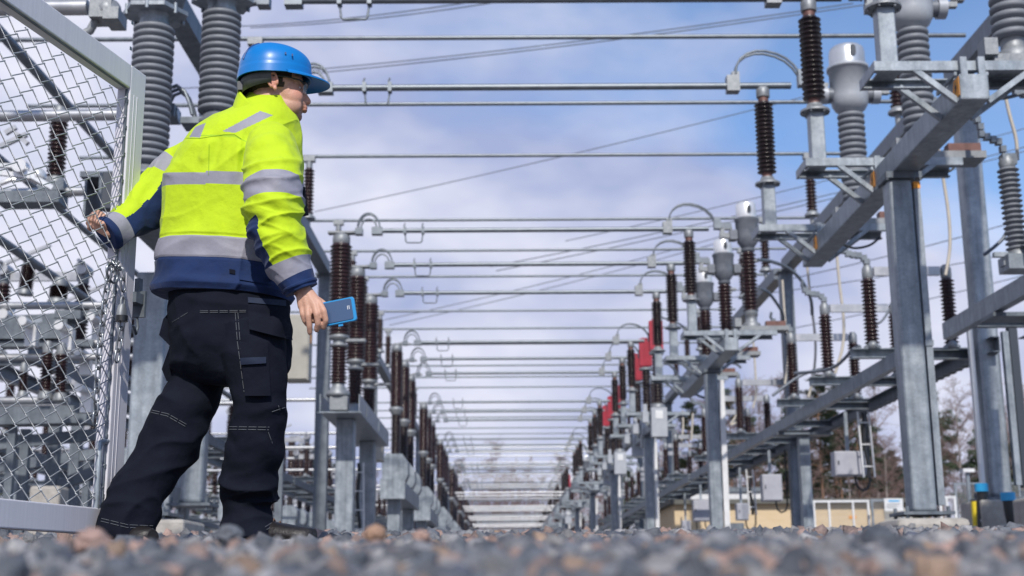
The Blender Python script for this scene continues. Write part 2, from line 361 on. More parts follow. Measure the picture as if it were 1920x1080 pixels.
# frame of the breakers: open-ended trough on two thick posts
bf=Proto('breaker_frame','steel frame')
m_=MB(); y0,y1=-.30,5.75
m_.box((-.36,y0,3.04),(.36,y1,3.055)); m_.box((-.36,y0,3.057),(-.345,y1,3.37)); m_.box((.345,y0,3.057),(.36,y1,3.37))
for k in range(2): m_.box((.362,.9+2.4*k,3.10),(.372,.96+2.4*k,3.32))
m_.box((-.40,y0-.012,3.03),(.40,y0-.002,3.045))
bf.part('trough',m_,STEEL)
for yy in(.75,4.7):
    bf.part('post',bevelled(MB().box((-.17,yy-.17,.64),(.17,yy+.17,3.038)).mesh('post',STEEL),.02),None)
    bf.part('base_plate',post_base(MB(),0,yy,.63,.28),STEELD)
bff=Proto('breaker_frame','steel frame')
bff.part('trough',MB().box((-.30,-.5,2.26),(.30,5.9,2.70)).box((-.33,-.515,2.22),(.33,-.505,2.74)),STEEL)
for yy in(.1,5.3):
    bff.part('post',bevelled(MB().box((-.17,yy-.17,.64),(.17,yy+.17,2.255)).mesh('post',STEEL),.02),None)
for i,ya in enumerate(YA[1:],1):
    (bf if i==1 else bff).put(f'galvanised {"open trough" if i==1 else "closed box beam"} on posts under the {ORD[i]} left breaker group',(XL+.07,ya,0),group='breaker frames along the left')
    if 2<=i<8: bff.put(f'closed box beam on posts under {ORD[i]} breaker group of second left row',(-9.4,ya-2,0),group='breaker frames of the second left row')
    for yy in((.75,4.7) if i==1 else (.1,5.3)):
        if i<5: block('foundation',XL-.35,ya+yy-.42,XL+.5,ya+yy+.42,.2,.6,f'concrete block under {"front" if yy<2 else "rear"} post of {ORD[i]} left breaker frame',group='foundations of the left frames')

# --- right bays: steel beam with brackets on one post
fr=Proto('equipment_frame','steel frame')
fr.part('beam',bevelled(MB().box((4.03,-.30,4.12),(4.29,5.95,4.36)).mesh('beam',STEEL),.012),None)
def bracket(y):
    b=MB()
    for sy in(-.21,.21):
        b.chan((3.32,y+sy,4.46),(5.02,y+sy,4.46),.07,.088,.012,side=1 if sy>0 else -1)
        b.bar((3.66,y+sy*1.03,4.435),(4.028,y+sy*1.03,4.13),.05,.05)
        b.bar((4.72,y+sy*1.03,4.435),(4.295,y+sy*1.03,4.13),.05,.05)
    b.box((3.305,y-.25,4.415),(3.319,y+.25,4.507)); b.box((3.40,y-.172,4.48),(3.60,y+.172,4.494))
    b.box((4.36,y-.172,4.50),(5.0,y+.172,4.515))
    for xx in(4.02,4.30): b.box((xx-.012,y-.25,4.365),(xx+.012,y+.25,4.398))
    b.box((4.05,y-.262,4.14),(4.11,y-.302 if y<.1 else y-.25,4.52)); b.box((4.21,y-.262,4.14),(4.27,y-.302 if y<.1 else y-.25,4.52))
    return b
for k in range(3): fr.part('bracket',bracket(k*DP),STEEL)
fr.part('post',bevelled(MB().box((3.985,1.78,.66),(4.225,2.04,4.05)).mesh('post',STEEL),.03,3),None)
cl_=MB().box((3.95,1.74,4.05),(4.32,2.08,4.118))
for xx in(3.965,4.24,4.305):
    for yy in(1.76,2.06): cl_.cyl((xx,yy,4.03),(xx,yy,4.049),.016,n=6).cyl((xx,yy-.022,4.085),(xx,yy-.0205,4.085),.012,n=6)
fr.part('collar',cl_,STEELD)
fr.part('base_plate',post_base(MB(),4.105,1.91,.655,.25),STEELD)
fr.part('cable_duct',MB().box((4.245,1.80,.72),(4.31,1.88,3.95)).box((4.235,1.79,2.30),(4.32,1.795,2.36)),STEEL)
frw=Proto('equipment_frame','steel frame'); frw.parts=[p for p in fr.parts[:-1]]
frw.part('cable_duct',MB().box((4.245,1.80,.72),(4.35,1.90,3.9)).box((4.235,1.785,2.9),(4.36,1.79,2.98)),WHITE)
for i,ya in enumerate(YA[:9]):
    r=(fr if i==0 else frw).put(f'galvanised beam with three brackets on one post, {ORD[i]} of the right row',(0,ya,0),group='equipment beams along the right')
    if i==0:
        link('orange_tip',MB().box((4.243,1.795,3.952),(4.312,1.885,4.02)).mesh('orange_tip',ORANGE),r)
        for k in range(3):
            w_=MB(); yy=k*DP-.33; w_.prism([(4.022,yy+.02,4.33),(4.022,yy+.14,4.33),(4.022,yy+.22,4.16),(4.022,yy+.02,4.16)],0,(-.004,0,0))
            pl=link('warning_plate',w_.mesh('warning_plate',ORANGE),r)
            z=MB(); z.prism([(4.014,yy+.09,4.31),(4.014,yy+.12,4.25),(4.014,yy+.10,4.25),(4.014,yy+.13,4.18),(4.014,yy+.07,4.26),(4.014,yy+.09,4.26)],0,(-.002,0,0)); link('lightning_mark',z.mesh('lightning_mark',DARK),pl)
    if i<5: block('foundation',3.74,ya+1.5,4.45,ya+2.3,.2,.585,f'concrete block with rounded edges under the {ORD[i]} right post',bev=.06,group='foundations of the right posts')
# support insulators on pedestals
si=Proto('support_insulator','insulator')
si.part('ribbed_column',MB().lathe(sheds(5.27,6.26,.085,.128,17)),DARKPOR)
for z in(5.2,6.25): si.part('neck',MB().lathe([(.07,z),(.07,z+.08)]),RUST)
si.part('top_cap',MB().lathe([(.085,6.33),(.09,6.34),(.09,6.44),(.08,6.455)]).box((-.05,-.04,6.45),(.05,.04,6.48)),CAST)
fl=MB().lathe([(.165,5.11),(.165,5.135),(.10,5.16),(.085,5.21)])
for a in range(6): fl.cyl((.14*math.cos(a*1.047),.14*math.sin(a*1.047),5.09),(.14*math.cos(a*1.047),.14*math.sin(a*1.047),5.15),.014,n=6)
si.part('base_flange',fl,CAST)
si.part('pedestal',bevelled(MB().box((-.08,-.08,4.53),(.08,.08,5.11)).mesh('pedestal',STEEL),.012),None)
for i,ya in enumerate(YA):
    for k in range(3):
        si.put(f'dark ribbed support insulator on square pedestal, {PH[k]} of three in the {ORD[i]} right bay',(XR-.02,ya+DP*k,0),group='support insulators along the right')
# current transformers
def ct(grey):
    p=Proto('current_transformer','transformer')
    if grey:
        p.part('insulator',MB().lathe(sheds(4.80,6.10,.125,.178,15,rnd_=True),n=24),GREYPOL)
        p.part('head',MB().lathe([(.13,6.10),(.145,6.11),(.20,6.15),(.238,6.22),(.25,6.31),(.252,6.70),(.278,6.705),(.278,6.75),(.24,6.755)],n=28),TANK)
        for s_ in(-1,1): p.part('side_terminal',MB().cyl((.2*s_,0,6.36),(.30*s_,0,6.36),.10,n=18).cyl((.301*s_,0,6.36),(.40*s_,0,6.36),.122,n=18,mi=1),[TANKD,TANK])
        p.part('cap',MB().lathe([(.24,6.756),(.238,6.95),(.225,7.01),(.19,7.04),(.10,7.055),(.02,7.06)],n=28),CAPG,[('level_gauge',MB().cyl((.02,-.25,6.95),(.02,-.22,6.95),.038,n=14).cbox((.02,-.236,6.91),(.076,.03,.08)).cyl((.02,-.25,6.87),(.02,-.22,6.87),.038,n=14),DARK)])
    else:
        p.part('insulator',MB().lathe(sheds(4.90,6.03,.10,.148,16)),BROWN)
        p.part('head',MB().lathe([(.10,6.10),(.13,6.14),(.19,6.22),(.205,6.34),(.215,6.62),(.23,6.64),(.23,6.68)],n=24).cbox((-.27,0,6.36),(.14,.22,.18)).cbox((.27,0,6.36),(.14,.22,.18)).lathe([(.09,6.03),(.13,6.05),(.13,6.10)],n=16),TANKD)
        p.part('cap',MB().lathe([(.185,6.68),(.19,6.70),(.19,6.95),(.17,6.99),(.05,7.0)],n=24),CAPW,[('level_gauge',MB().cyl((.02,-.205,6.87),(.02,-.17,6.87),.036,n=14).cbox((.02,-.188,6.83),(.072,.034,.08)).cyl((.02,-.205,6.79),(.02,-.17,6.79),.036,n=14),DARK)])
    p.part('terminal',MB().cbox((-.42,0,6.36),(.20,.10,.10)).cbox((-.47,0,6.43),(.07,.12,.18)).cbox((-.36,0,6.50),(.16,.08,.05)),CAST)
    p.part('terminal',MB().cbox((.43,0,6.40),(.2,.08,.06)).cbox((.55,0,6.47),(.14,.10,.05)).cbox((.66,0,6.54),(.14,.10,.05)),CAST)
    p.part('base',MB().lathe([(.17,4.60),(.17,4.66),(.11,4.70),(.11,4.80),(.13,4.82),(.13,4.92)],n=18).cbox((.2,0,4.56),(.9,.36,.08)).cbox((.42,-.1,4.64),(.36,.14,.10),mi=1).cbox((-.28,-.12,4.66),(.12,.18,.16)),[CAST,RUST])
    return p
CTG,CTB=ct(True),ct(False)
red=Proto('red_interrupter','switch')
b=MB().cbox((0,0,6.58),(.19,.19,.82)).cbox((0,0,6.99),(.24,.24,.03))
for k in range(4): b.cbox((-.108+.072*k,-.145,6.58),(.020,.07,.80)).cbox((-.145,-.108+.072*k,6.58),(.07,.020,.80)).cbox((.145,-.108+.072*k,6.58),(.07,.020,.80))
red.part('red_housing',b,REDP)
red.part('insulator',MB().lathe([(.11,6.0),(.11,6.14)]).lathe(sheds(4.72,6.02,.10,.155,15)),DARKPOR)
red.part('collar',MB().lathe([(.2,6.06),(.2,6.125)]).lathe([(.19,4.60),(.19,4.66),(.12,4.72)]),CAST)
red.part('mechanism_box',MB().cbox((0,-.02,4.20),(.42,.36,.78)).cbox((-.36,-.03,4.35),(.16,.2,.3)).cbox((-.36,-.03,4.6),(.1,.1,.2)),TANK,[('label_plate',MB().cbox((0,-.205,4.40),(.2,.008,.22)),WHITE)])
for i,ya in enumerate(YA[:9]):
    for k in range(3):
        if i in(2,3) or (i==6 and k==0):
            red.put(f'dark ribbed switch column with crimson ribbed housing on top, {PH[k]} of {ORD[i]} right bay',(4.16,ya+DP*k-.35,0),group='switches with crimson housings')
        elif i==0: CTG.put(f'light grey current transformer with ribbed grey column, {PH[k]} of the nearest right bay',(4.66,ya+DP*k,0),group='light grey current transformers')
        else: CTB.put(f'brown current transformer with dark bucket head and bright cap, {PH[k]} of {ORD[i]} right bay',(4.60,ya+DP*k,0),group='brown current transformers along the right')
# --- disconnectors (two insulators joined by a bar) on rails, right and left yards
ds=Proto('disconnector','disconnector')
for x in(-.62,.62):
    ds.part('insulator',MB().lathe(sheds(.10,1.14,.075,.118,17)),BROWN)
    n,me,_=ds.parts[-1]
    me.transform(Matrix.Translation((x,0,0)))
ds.part('cross_channel',MB().chan((-.95,0,-.05),(.95,0,-.05),.16,.15,.014),STEEL)
for x in(-.62,.62):
    ds.part('foot_casting',MB().lathe([(.13,.025),(.13,.06),(.08,.10)],c=(x,0,0)).sphere((x-.02,-.10,.06),.075),CAST)
    ds.part('head_casting',MB().lathe([(.075,1.14),(.085,1.16),(.085,1.30),(.05,1.36)],c=(x,0,0)),CAST)
ds.part('contact_bar',MB().box((-.52,-.035,1.19),(.52,.035,1.33)),ALU)
b=MB()
for dx,dz in((-.62,1.42),(-.66,1.48),(-.74,1.52),(-.82,1.53),(-.90,1.55),(-.95,1.60)): b.cbox((dx,0,dz),(.09,.09,.09))
b.tube([(-.95,0,1.6),(-1.0,0,1.68),(-.98,0,1.78)],.03,6)
ds.part('terminal',b,ALUD)
dl=Proto('disconnector','disconnector'); dl.parts=[p for p in ds.parts[:-1]]
for x in(-.62,.62): dl.part('round_terminal',MB().cyl((x,-.18,1.36),(x,.16,1.36),.10,n=18).cyl((x,-.3,1.45),(x,.25,1.45),.03,n=8),ALU)
dl.part('contact_arm',MB().bar((-.62,-.1,1.44),(.1,-.1,1.75),.05,.05),ALU)
rl=Proto('rail_frame','steel frame')
rl.part('rail',MB().chan((-.5,-5.7,-.12),(-.5,6.0,-.12),.12,.22,.014,side=1),STEEL)
m_=MB().chan((.5,-5.7,-.12),(.5,6.0,-.12),.12,.22,.014,side=-1)
for k in range(40): m_.box((.44,-5.6+.29*k,-.245),(.56,-5.5+.29*k,-.235))
rl.part('rail',m_,STEELD)
for yy in(-5.0,-2.4,.6,3.4,5.2): rl.part('cross_member',MB().chan((-.43,yy,-.15),(.43,yy,-.15),.12,.14,.012),STEELD)
m_=MB().box((-.115,4.3-.12,-2.38),(.115,4.3+.12,-.30)); rl.part('post',bevelled(m_.mesh('post',STEEL),.025),None)
rl.part('head_plate',MB().box((-.6,4.08,-.298),(.6,4.52,-.25)),STEELD)
rl.part('base_plate',post_base(MB(),0,4.3,-2.385,.24),STEELD)
ZR=3.36
for i,ya in enumerate(YA[:9]):
    rl.put(f'long double rail frame on a post, {ORD[i]} section of the far right row',(6.42,ya,ZR),group='rail frames of the right disconnectors')
    for k in range(3):
        ds.put(f'disconnector of two brown columns joined by a pale bar, {PH[k]} of {ORD[i]} right rail section',(6.36,ya-3.75+2.83*k,ZR+.14),group='disconnectors on the right rails')
    if i<4: block('foundation',6.42-.36,ya+4.3-.36,6.42+.36,ya+4.3+.36,.25,.935,f'brownish concrete block under the post of the {ORD[i]} right rail section',group='foundations of the right rail posts')
LROWS=[(-7.2,YA[:8]),(-11.5,[y+3 for y in YA[1:8]]),(-16.5,[y-2 for y in YA[2:8]]),(-22,[y+1 for y in YA[2:8]]),(-28.5,[y+1 for y in YA[3:8]])]
ROWN=['row nearest the fence mesh','second row in the left yard','third row in the left yard','fourth row in the left yard','outermost left row']
for q,(lx,ys) in enumerate(LROWS):
    for i,y in enumerate(ys):
        z=ZR-(.25 if q%2 else 0)
        rl.put(f'double rail frame on a post, {ORD[i]} section, {ROWN[q]}',(lx,y,z),group='rail frames of the left disconnectors')
        for k in range(3):
            dl.put(f'disconnector with round terminals, {PH[k]} of {ORD[i]} section, {ROWN[q]}',(lx,y-3.75+2.83*k,z+.14),group='disconnectors in the left yard')
# tubes lying across and along the left yard
def ltube(p0,p1,r,label,group='tubes across the left yard',m=ALU):
    c=(Vector(p0)+Vector(p1))/2; solo('yard_tube',MB().cyl(Vector(p0)-c,Vector(p1)-c,r,n=12),m,label,'conductor',c,group)
k=0
for y,z in((22,4.1),(27,3.7),(33,4.6),(38,3.9),(44,5.0),(49,4.2),(55,5.2),(61,4.3),(68,5.0),(75,4.4),(83,5.2),(92,4.6),(104,5.4),(116,4.8)):
    ltube((-40,y,z),(-4.6,y,z),.05,f'pale low tube running across the left yard, {["nearest","second","third","fourth","fifth","sixth","seventh","eighth","ninth","tenth","eleventh","twelfth","thirteenth","farthest"][k]} from the gate'); k+=1
# ------------------------------------------------------------------ nearest left bay, seen behind the fence mesh and the worker
def hexflange(x,y,z,r): 
    b=MB(); b.lathe([(r,z-.02),(r,z+.02)],c=(x,y,0),n=6,smooth=False)
    for a in range(6): b.cyl((x+r*.85*math.cos(a*1.047+.5),y+r*.85*math.sin(a*1.047+.5),z-.05),(x+r*.85*math.cos(a*1.047+.5),y+r*.85*math.sin(a*1.047+.5),z+.05),.018,n=6)
    return b
def greycol(px,Y,ytop,ybot,label,base=True):
    a=P(px,ybot,Y); t=P(px+3,ytop,Y); h=t.z-a.z
    r=thing('instrument_transformer',label,'transformer',(a.x,Y,a.z-.12))
    link('insulator',MB().lathe(sheds(.12,.12+h,.135,.185,20 if h>1.2 else 15,rnd_=True),n=28).mesh('insulator',GREYPOL),r)
    link('top_flange',hexflange(0,0,h+.25,.30).lathe([(.13,h+.12),(.14,h+.14),(.13,h+.2),(.15,h+.23)]).mesh('top_flange',STEEL),r)
    link('tank',MB().lathe([(.16,h+.28),(.24,h+.33),(.27,h+.45),(.27,h+.95),(.24,h+1.05)],n=24).mesh('tank',TANKD),r)
    link('base_cone',MB().lathe([(.19,0),(.19,.03),(.15,.06),(.13,.12)]).mesh('base_cone',TANKD),r)
    return r,a
rA,aA=greycol(275,11.1,52,312,'tall ribbed grey insulator column with hexagonal flange beside the gate post')
rB,aB=greycol(408,11.6,26,214,'ribbed grey insulator column rising behind the worker\'s left shoulder')
# their frame
r=thing('equipment_frame','galvanised left frame whose thick post stands between gate post and worker','steel frame',(-3.32,12.2,.3),group=None)
zt=aA.z-.12
link('beam',bevelled(MB().box((-.13,-1.5,zt-.3-.30),(.13,4.6,zt-.3-.30+.24)).mesh('beam',STEELD),.012),r)
hb=MB()
for (dx,dy) in ((0,-1.1),(.62,-.62)):
    hb.box((dx-.34,dy-.26,zt-.3-.055),(dx+.30,dy+.26,zt-.3-.005)); hb.box((dx-.30,dy-.24,zt-.3-.40),(dx-.28,dy+.24,zt-.3-.06)); hb.box((dx+.24,dy-.24,zt-.3-.40),(dx+.26,dy+.24,zt-.3-.06))
    for a in(-.2,0,.2): hb.cyl((dx+.262,dy+a,zt-.5),(dx+.275,dy+a,zt-.5),.014,n=8)
link('bracket',hb.mesh('bracket',STEELD),r)
link('stub',MB().cyl((.72,-.62,zt-.3),(.72,-.62,aB.z-.42),.09,n=12).mesh('stub',STEELD),r)
link('post',bevelled(MB().box((-.15,-.15,.36),(.15,.15,zt-.3-.61)).mesh('post',STEEL),.03,3),r)
link('base_plate',post_base(MB(),0,0,.355,.30).mesh('base_plate',STEELD),r)
block('foundation',-3.75,11.8,-2.85,12.65,.1,.585,'wide concrete block under the thick left post near the worker\'s heel')
# thick feeder tubes
q0=P(-260,221,11.6); q1=P(335,214,11.6)
ltube(q0,q1,.055,'thick bright feeder tube ending at a clamp beside the tall grey insulator')
j=MB()
for dy in(-.09,0,.09): j.tube([Vector((q1.x-.1,11.6+dy,q1.z+.02))+Vector(v) for v in((0,0,0),(-.02,0,.10),(.02,0,.20),(.09,0,.23),(.17,0,.17),(.22,0,.05),(.25,0,-.06))],.018,6)
j.cbox((q1.x-.08,11.6,q1.z),(.14,.26,.12)); j.cbox((q1.x+.18,11.6,q1.z-.10),(.26,.24,.06)); j.bar((q1.x+.2,11.6,q1.z-.08),(q1.x+.5,11.6,q1.z+.0),.08,.05)
solo('flexible_jumper',j,ALUD,'bundle of arched flexible straps between thick tube and grey column','jumper',(0,0,0))
q0=P(-200,368,14.0); q1=P(186,358,14.0); ltube(q0,q1,.055,'second thick bright tube lower behind the fence mesh')
q0=P(-40,16,9.6); q1=P(165,14,9.6); ltube(q0,q1,.062,'thick tube at the very top corner behind the gate')
j=MB(); c=P(195,22,9.6); j.cbox(c,(.17,.2,.17)); j.tube([c+Vector(v) for v in((-.05,0,-.05),(-.10,0,-.16),(-.2,0,-.22),(-.3,0,-.24))],.035,8); j.cbox(c+Vector((.09,0,-.06)),(.12,.24,.10))
j.sphere(c+Vector((.03,0,.0)),.11)
solo('tube_clamp',j,CAST,'heavy cast clamp at the end of the top corner tube','clamp')
def insul(pxb,pyb,pxt,pyt,Y,wpx,label,m=BROWN,n=14):
    a=P(pxb,pyb,Y); t=P(pxt,pyt,Y); d=(t-a); h=d.length; rr=wpx/2/F_PX*a.length
    r=thing('post_insulator',label,'insulator',a); M=Vector((0,0,1)).rotation_difference(d).to_euler(); r.rotation_euler=M
    link('ribbed_column',MB().lathe(sheds(.05,h-.05,rr*.66,rr,n)).mesh('ribbed_column',m),r)
    link('foot_casting',MB().lathe([(rr*1.1,-.04),(rr*1.1,0),(rr*.7,.06)]).mesh('foot_casting',CAST),r); link('head_casting',MB().lathe([(rr*.7,h-.06),(rr*.8,h),(rr*.5,h+.07)]).mesh('head_casting',CAST),r)
    return r
insul(104,340,112,212,14.0,33,'dark ribbed insulator standing on the second thick tube behind the mesh')
b=MB(); c=P(60,375,14.0); b.cbox(c,(.70,.30,.13)); b.cbox(c+Vector((.25,0,.12)),(.28,.3,.1)); solo('bracket_plate',b,STEELD,'dark bracket box under the second thick tube','bracket')
b=MB(); c=P(205,360,9.0); me=MB().box((-.045,-.05,-.14),(.045,.05,.14)).mesh('small_box',DARK); o=link('small_box',bevelled(me,.01),None,c); tagp(o,'small dark upright box behind the mesh next to the gate stile','box')
# tubes running along the yard (they slope in the picture)
for (x0,y0,X,rr,lab) in ((0,60,-6.5,.075,'thick dark tube running into the distance, topmost behind the mesh'),(98,380,-6.5,.05,'slim dark tube running into the distance below the second thick tube'),(0,450,-6.5,.06,'dark tube running into the distance, lowest of three behind the mesh')):
    a=PX(x0,y0,X); ltube((X,a.y-5,a.z),(X,a.y+16,a.z),rr,lab,'tubes running lengthwise through the left yard',ALUD)
a=P(92,168,16.8); t=P(150,330,16.8)
b=MB()
for (p,q) in (((10,250),(30,238)),((0,275),(50,252)),((30,250),(52,270))): b.bar(P(*p,13.5),P(*q,13.5),.05,.05)
r=thing('disconnector','switch with a bright round contact and forked arm at the left edge','disconnector',(0,13.2,0)); link('contact_arm',b.mesh('contact_arm',ALU),r,(0,-13.2,0))
b=MB(); c=P(40,313,13); b.cyl(c+Vector((0,-.08,0)),c+Vector((0,.05,0)),.075,n=20); b.bar(c+Vector((-.5,.02,.04)),c,.07,.04); b.bar(c+Vector((-.45,.02,-.03)),c+Vector((.1,.02,-.10)),.05,.05); b.sphere(c+Vector((.14,.1,-.07)),.09); b.tube([c+Vector(v) for v in((-.3,0,-.25),(-.2,0,-.18),(-.1,0,-.14),(.1,.1,-.1))],.025,6); b.bar(c+Vector((.02,0,-.05)),c+Vector((.3,.1,-.2)),.05,.05)
link('contact_head',b.mesh('contact_head',CAPW),r,(0,-13.2,0))
for (a,t,Y,wp,lab) in (((47,548),(55,490),18,26,'short brown insulator below the lowest lengthwise tube, left edge'),((108,565),(112,530),18,32,'squat brown insulator beside the chain links'),((85,742),(90,652),14,24,'dark ribbed insulator low behind the mesh, left of a pair'),((113,745),(116,655),14,24,'dark ribbed insulator low behind the mesh, right of a pair'),((42,740),(45,690),17,18,'slim dark insulator far left behind the mesh'),((265,610),(266,535),13,22,'brown ribbed insulator between gate post and worker')):
    insul(*a,*t,Y,wp,lab,BROWN,12)
for i,(x0,y0,x1,y1,Y,rr) in enumerate(((-60,574,285,572,15,.045),(-60,645,290,642,15,.04),(-60,671,280,669,15,.04),(-60,752,130,750,15,.045),(-60,595,210,592,18,.03))):
    ltube(P(x0,y0,Y),P(x1,y1,Y),rr,f'pale horizontal tube low behind the mesh, {["highest","third","fourth","lowest","second"][i]} of five')
HEADS=[]
for i,(px,py,Y,rr) in enumerate(((113,611,14,.052),(45,603,14,.05),(8,590,15,.06),(150,728,14,.045),(148,660,15,.05),(172,595,15,.05),(268,632,13,.045))):
    c=P(px,py,Y); b=MB(); b.cyl((0,-.06,0),(0,.3,0),rr,n=18); b.bar((0,.1,0),(rnd.uniform(-.3,.3),.25,rnd.uniform(.05,.3)),.04,.04); b.cbox((.02,.22,-.12),(.12,.12,.24))
    HEADS.append((b,c))
b=MB(); a=P(-40,783,15); t=P(170,779,15); b.bar(a,t,.3,.2); solo('low_beam',b,STEELD,'broad grey steel beam low across the view behind the mesh','beam')
b=MB(); a=P(60,620,15); b.cbox(a,(.9,.3,.24)); b.bar(a+Vector((-.7,0,.1)),a+Vector((.9,0,.22)),.06,.06); b.cbox(a+Vector((.45,0,.16)),(.3,.3,.1)); b.cbox(a+Vector((.0,0,-.17)),(1.5,.2,.07)); r=thing('disconnector','dark switch drive block with round pale contacts low behind the mesh','disconnector',(a.x,a.y,a.z)); link('drive_block',b.mesh('drive_block',STEELD),r,-a)
for q,c in HEADS: link('contact_head',q.mesh('contact_head',CAPW),r,c-a)
for i,(px,w_,yt) in enumerate(((25,14,800),(50,16,805),(105,20,790),(145,18,800),(165,12,860))):
    a=P(px,yt,15+i); r=thing('yard_post',f'bluish steel post low behind the fence mesh, {["leftmost","second","third","fourth","rightmost"][i]} of five','post',(a.x,a.y,.4),group='posts low behind the mesh')
    hw=w_/2/F_PX*a.y; link('shaft',MB().box((-hw,-hw,.02),(hw,hw,a.z-.4)).mesh('shaft',STEELD),r); link('foot',MB().box((-hw*1.6,-hw*1.6,-.2),(hw*1.6,hw*1.6,.018)).mesh('foot',CONC),r)
a=P(88,945,13); block('foundation',a.x-.15,12.9,a.x+.15,13.2,.3,P(88,912,13).z,'small pale concrete block low behind the mesh')
for i,(x0,y0,x1,y1,Y) in enumerate(((-30,835,180,815,16),(-30,880,190,850,18),(60,930,190,880,17))):
    b=MB(); b.bar(P(x0,y0,Y),P(x1,y1,Y),.1,.14); solo('brace',b,STEELD,f'sloping bluish steel brace low behind the mesh, {["upper","middle","lower"][i]} one','brace')
# --- cabinets of the left row
def cabinet(name,c,d,m,label,door=True,cat='cabinet',pole=None,cable=True,group=None):
    r=thing(name,label,cat,c,0,group); x,y,z=d
    link('body',bevelled(MB().box((-x/2,-y/2,0),(x/2,y/2,z)).mesh('body',m),.012),r)
    dd=link('door',bevelled(MB().box((-x/2+.02,-y/2-.018,.02),(x/2-.02,-y/2-.003,z-.02)).mesh('door',m),.006),r)
    link('handle',MB().box((-x/2+.05,-y/2-.035,z*.45),(-x/2+.075,-y/2-.0185,z*.6)).mesh('handle',DARK),dd)
    if pole:
        pm=MB().box((-.03,y/2-.1,z+.002),(.03,y/2-.04,pole)); link('hanger',pm.mesh('hanger',STEEL),r)
    if cable:
        k=MB().tube([(.1,0,.01),(.1,0,-.10),(.13,.0,-.2),(.22,.02,-.26),(.32,.04,-.22),(.37,.05,-.08),(.38,.06,.2),(.38,.06,min(pole or 1,1.2))],.022,7); link('cable',k.mesh('cable',BLACKC),r)
    return r
a=P(559,716,20); r=cabinet('control_cabinet',(a.x,20,a.z),(.36,.34,1.03),BEIGE,'beige control cabinet behind the worker\'s hand, with small orange label',cable=False)
link('warning_label',MB().box((.182,-.06,.60),(.186,.06,.74)).mesh('warning_label',ORANGE),r); link('pole',MB().box((-.30,-.05,-2.3),(-.19,.06,1.3)).mesh('pole',STEELD),r)
a=P(697,866,31); cabinet('control_cabinet',(a.x,31,a.z),(.55,.4,.85),BEIGE,'beige control cabinet behind the first brown breaker columns on the left',cable=False,pole=None)
def ladder(a,b,w_,label,m=WHITE,cable=True):
    a=Vector(a);b=Vector(b); r=thing('cable_ladder',label,'ladder',a); d=b-a; x=Vector((w_/2,0,0))
    for s_ in(-1,1): link('side_rail',MB().bar(x*s_,d+x*s_,.025,.05,up=(0,1,0)).mesh('side_rail',m),r)
    n=max(3,int(d.length/.3))
    for i in range(n): link('rung',MB().bar(d*((i+.5)/n)-x*.85,d*((i+.5)/n)+x*.85,.02,.02).mesh('rung',m),r)
    if cable: link('cable',MB().tube([d*t+Vector((.02*math.sin(t*9),.05,0)) for t in[i/12 for i in range(13)]],.035,8).mesh('cable',BLACKC),r)
    return r
ladder(P(672,1010,26.0),P(671,868,26.0),.22,'white cable ladder beside the first pair of breaker posts')
ladder(P(1630,895,23.5),P(1618,772,23.5),.2,'pale cable ladder hanging beside the square grey cabinet')
ladder(P(1412,965,31),P(1405,880,31),.16,'short pale cable ladder left of the rounded grey cabinet')
# --- hanging cabinets of the right rails
for x0,y0,x1,y1,Y,lab in ((1563,847,1622,893,23.9,'square light grey cabinet hanging below the right rail, largest one'),(1429,890,1463,940,31,'upright grey cabinet hanging below the rail above the beige wall'),(1381,944,1401,976,35.7,'small grey cabinet with a sloping arm left of the upright grey cabinet'),(1300,938,1331,978,42,'grey cabinet hanging just left of the second right post'),(1279,976,1294,1002,46,'tiny grey cabinet low between the second and third right posts'),(1231,966,1252,1000,53,'round-shouldered grey cabinet hanging right of the third post')):
    a=P(x0,y1,Y); b=P(x1,y0,Y); wd=b.x-a.x; h=b.z-a.z
    cabinet('hanging_cabinet',((a.x+b.x)/2,Y,a.z),(wd,.3,h),CAB,lab,pole=3.05-a.z,group=None)
# --- flexible cables on the right
def spl(pts,n=6):
    pts=[Vector(p) for p in pts]; out_=[]
    for i in range(len(pts)-1):
        p0=pts[max(i-1,0)];p1=pts[i];p2=pts[i+1];p3=pts[min(i+2,len(pts)-1)]
        for k in range(n):
            t=k/n; out_.append(.5*((2*p1)+(p2-p0)*t+(2*p0-5*p1+4*p2-p3)*t*t+(3*p1-p0-3*p2+p3)*t**3))
    return out_+[pts[-1]]
def cable(pp,Y,r_,m,label,group=None,Y2=None):
    n=len(pp); pts=[P(px,py,Y+((Y2-Y)*i/(n-1) if Y2 else 0)) for i,(px,py) in enumerate(pp)]; c=pts[0].copy()
    solo('flexible_cable',MB().tube([p-c for p in spl(pts)],r_,7),m,label,'cable',c,group)
G1='pale drop cables of the right rails'; G2='dark jumper cables on the right'
cable([(1569,475),(1574,530),(1582,600),(1580,650),(1566,700)],25,.03,CREAMW,'pale drop cable hanging just left of the nearest big right post',G1)
cable([(1512,482),(1520,560),(1529,640),(1526,700),(1516,745)],28,.03,CREAMW,'pale drop cable hanging beside the second rail insulator',G1)
cable([(1467,525),(1472,600),(1478,660),(1472,720)],30,.028,CREAMW,'pale drop cable behind the tall square column on the right',G1)
cable([(1412,632),(1416,690),(1418,735),(1412,765)],34,.028,CREAMW,'pale drop cable below the second bay bracket tips',G1)
cable([(1757,262),(1768,330),(1779,405),(1781,465),(1773,516)],18.5,.025,CREAMW,'pale drop cable reaching the rail insulator right of the big post',G1)
cable([(1882,165),(1893,215),(1905,260),(1908,300)],13.6,.02,CREAMW,'pale drop cable at the right edge beside the zigzag connector',G1)
cable([(1280,770),(1281,800),(1278,830)],44,.035,CREAMW,'pale drop cable left of the second right post, leftmost of three',G1)
cable([(1299,775),(1298,800),(1296,826)],43,.035,CREAMW,'pale drop cable left of the second right post, middle of three',G1)
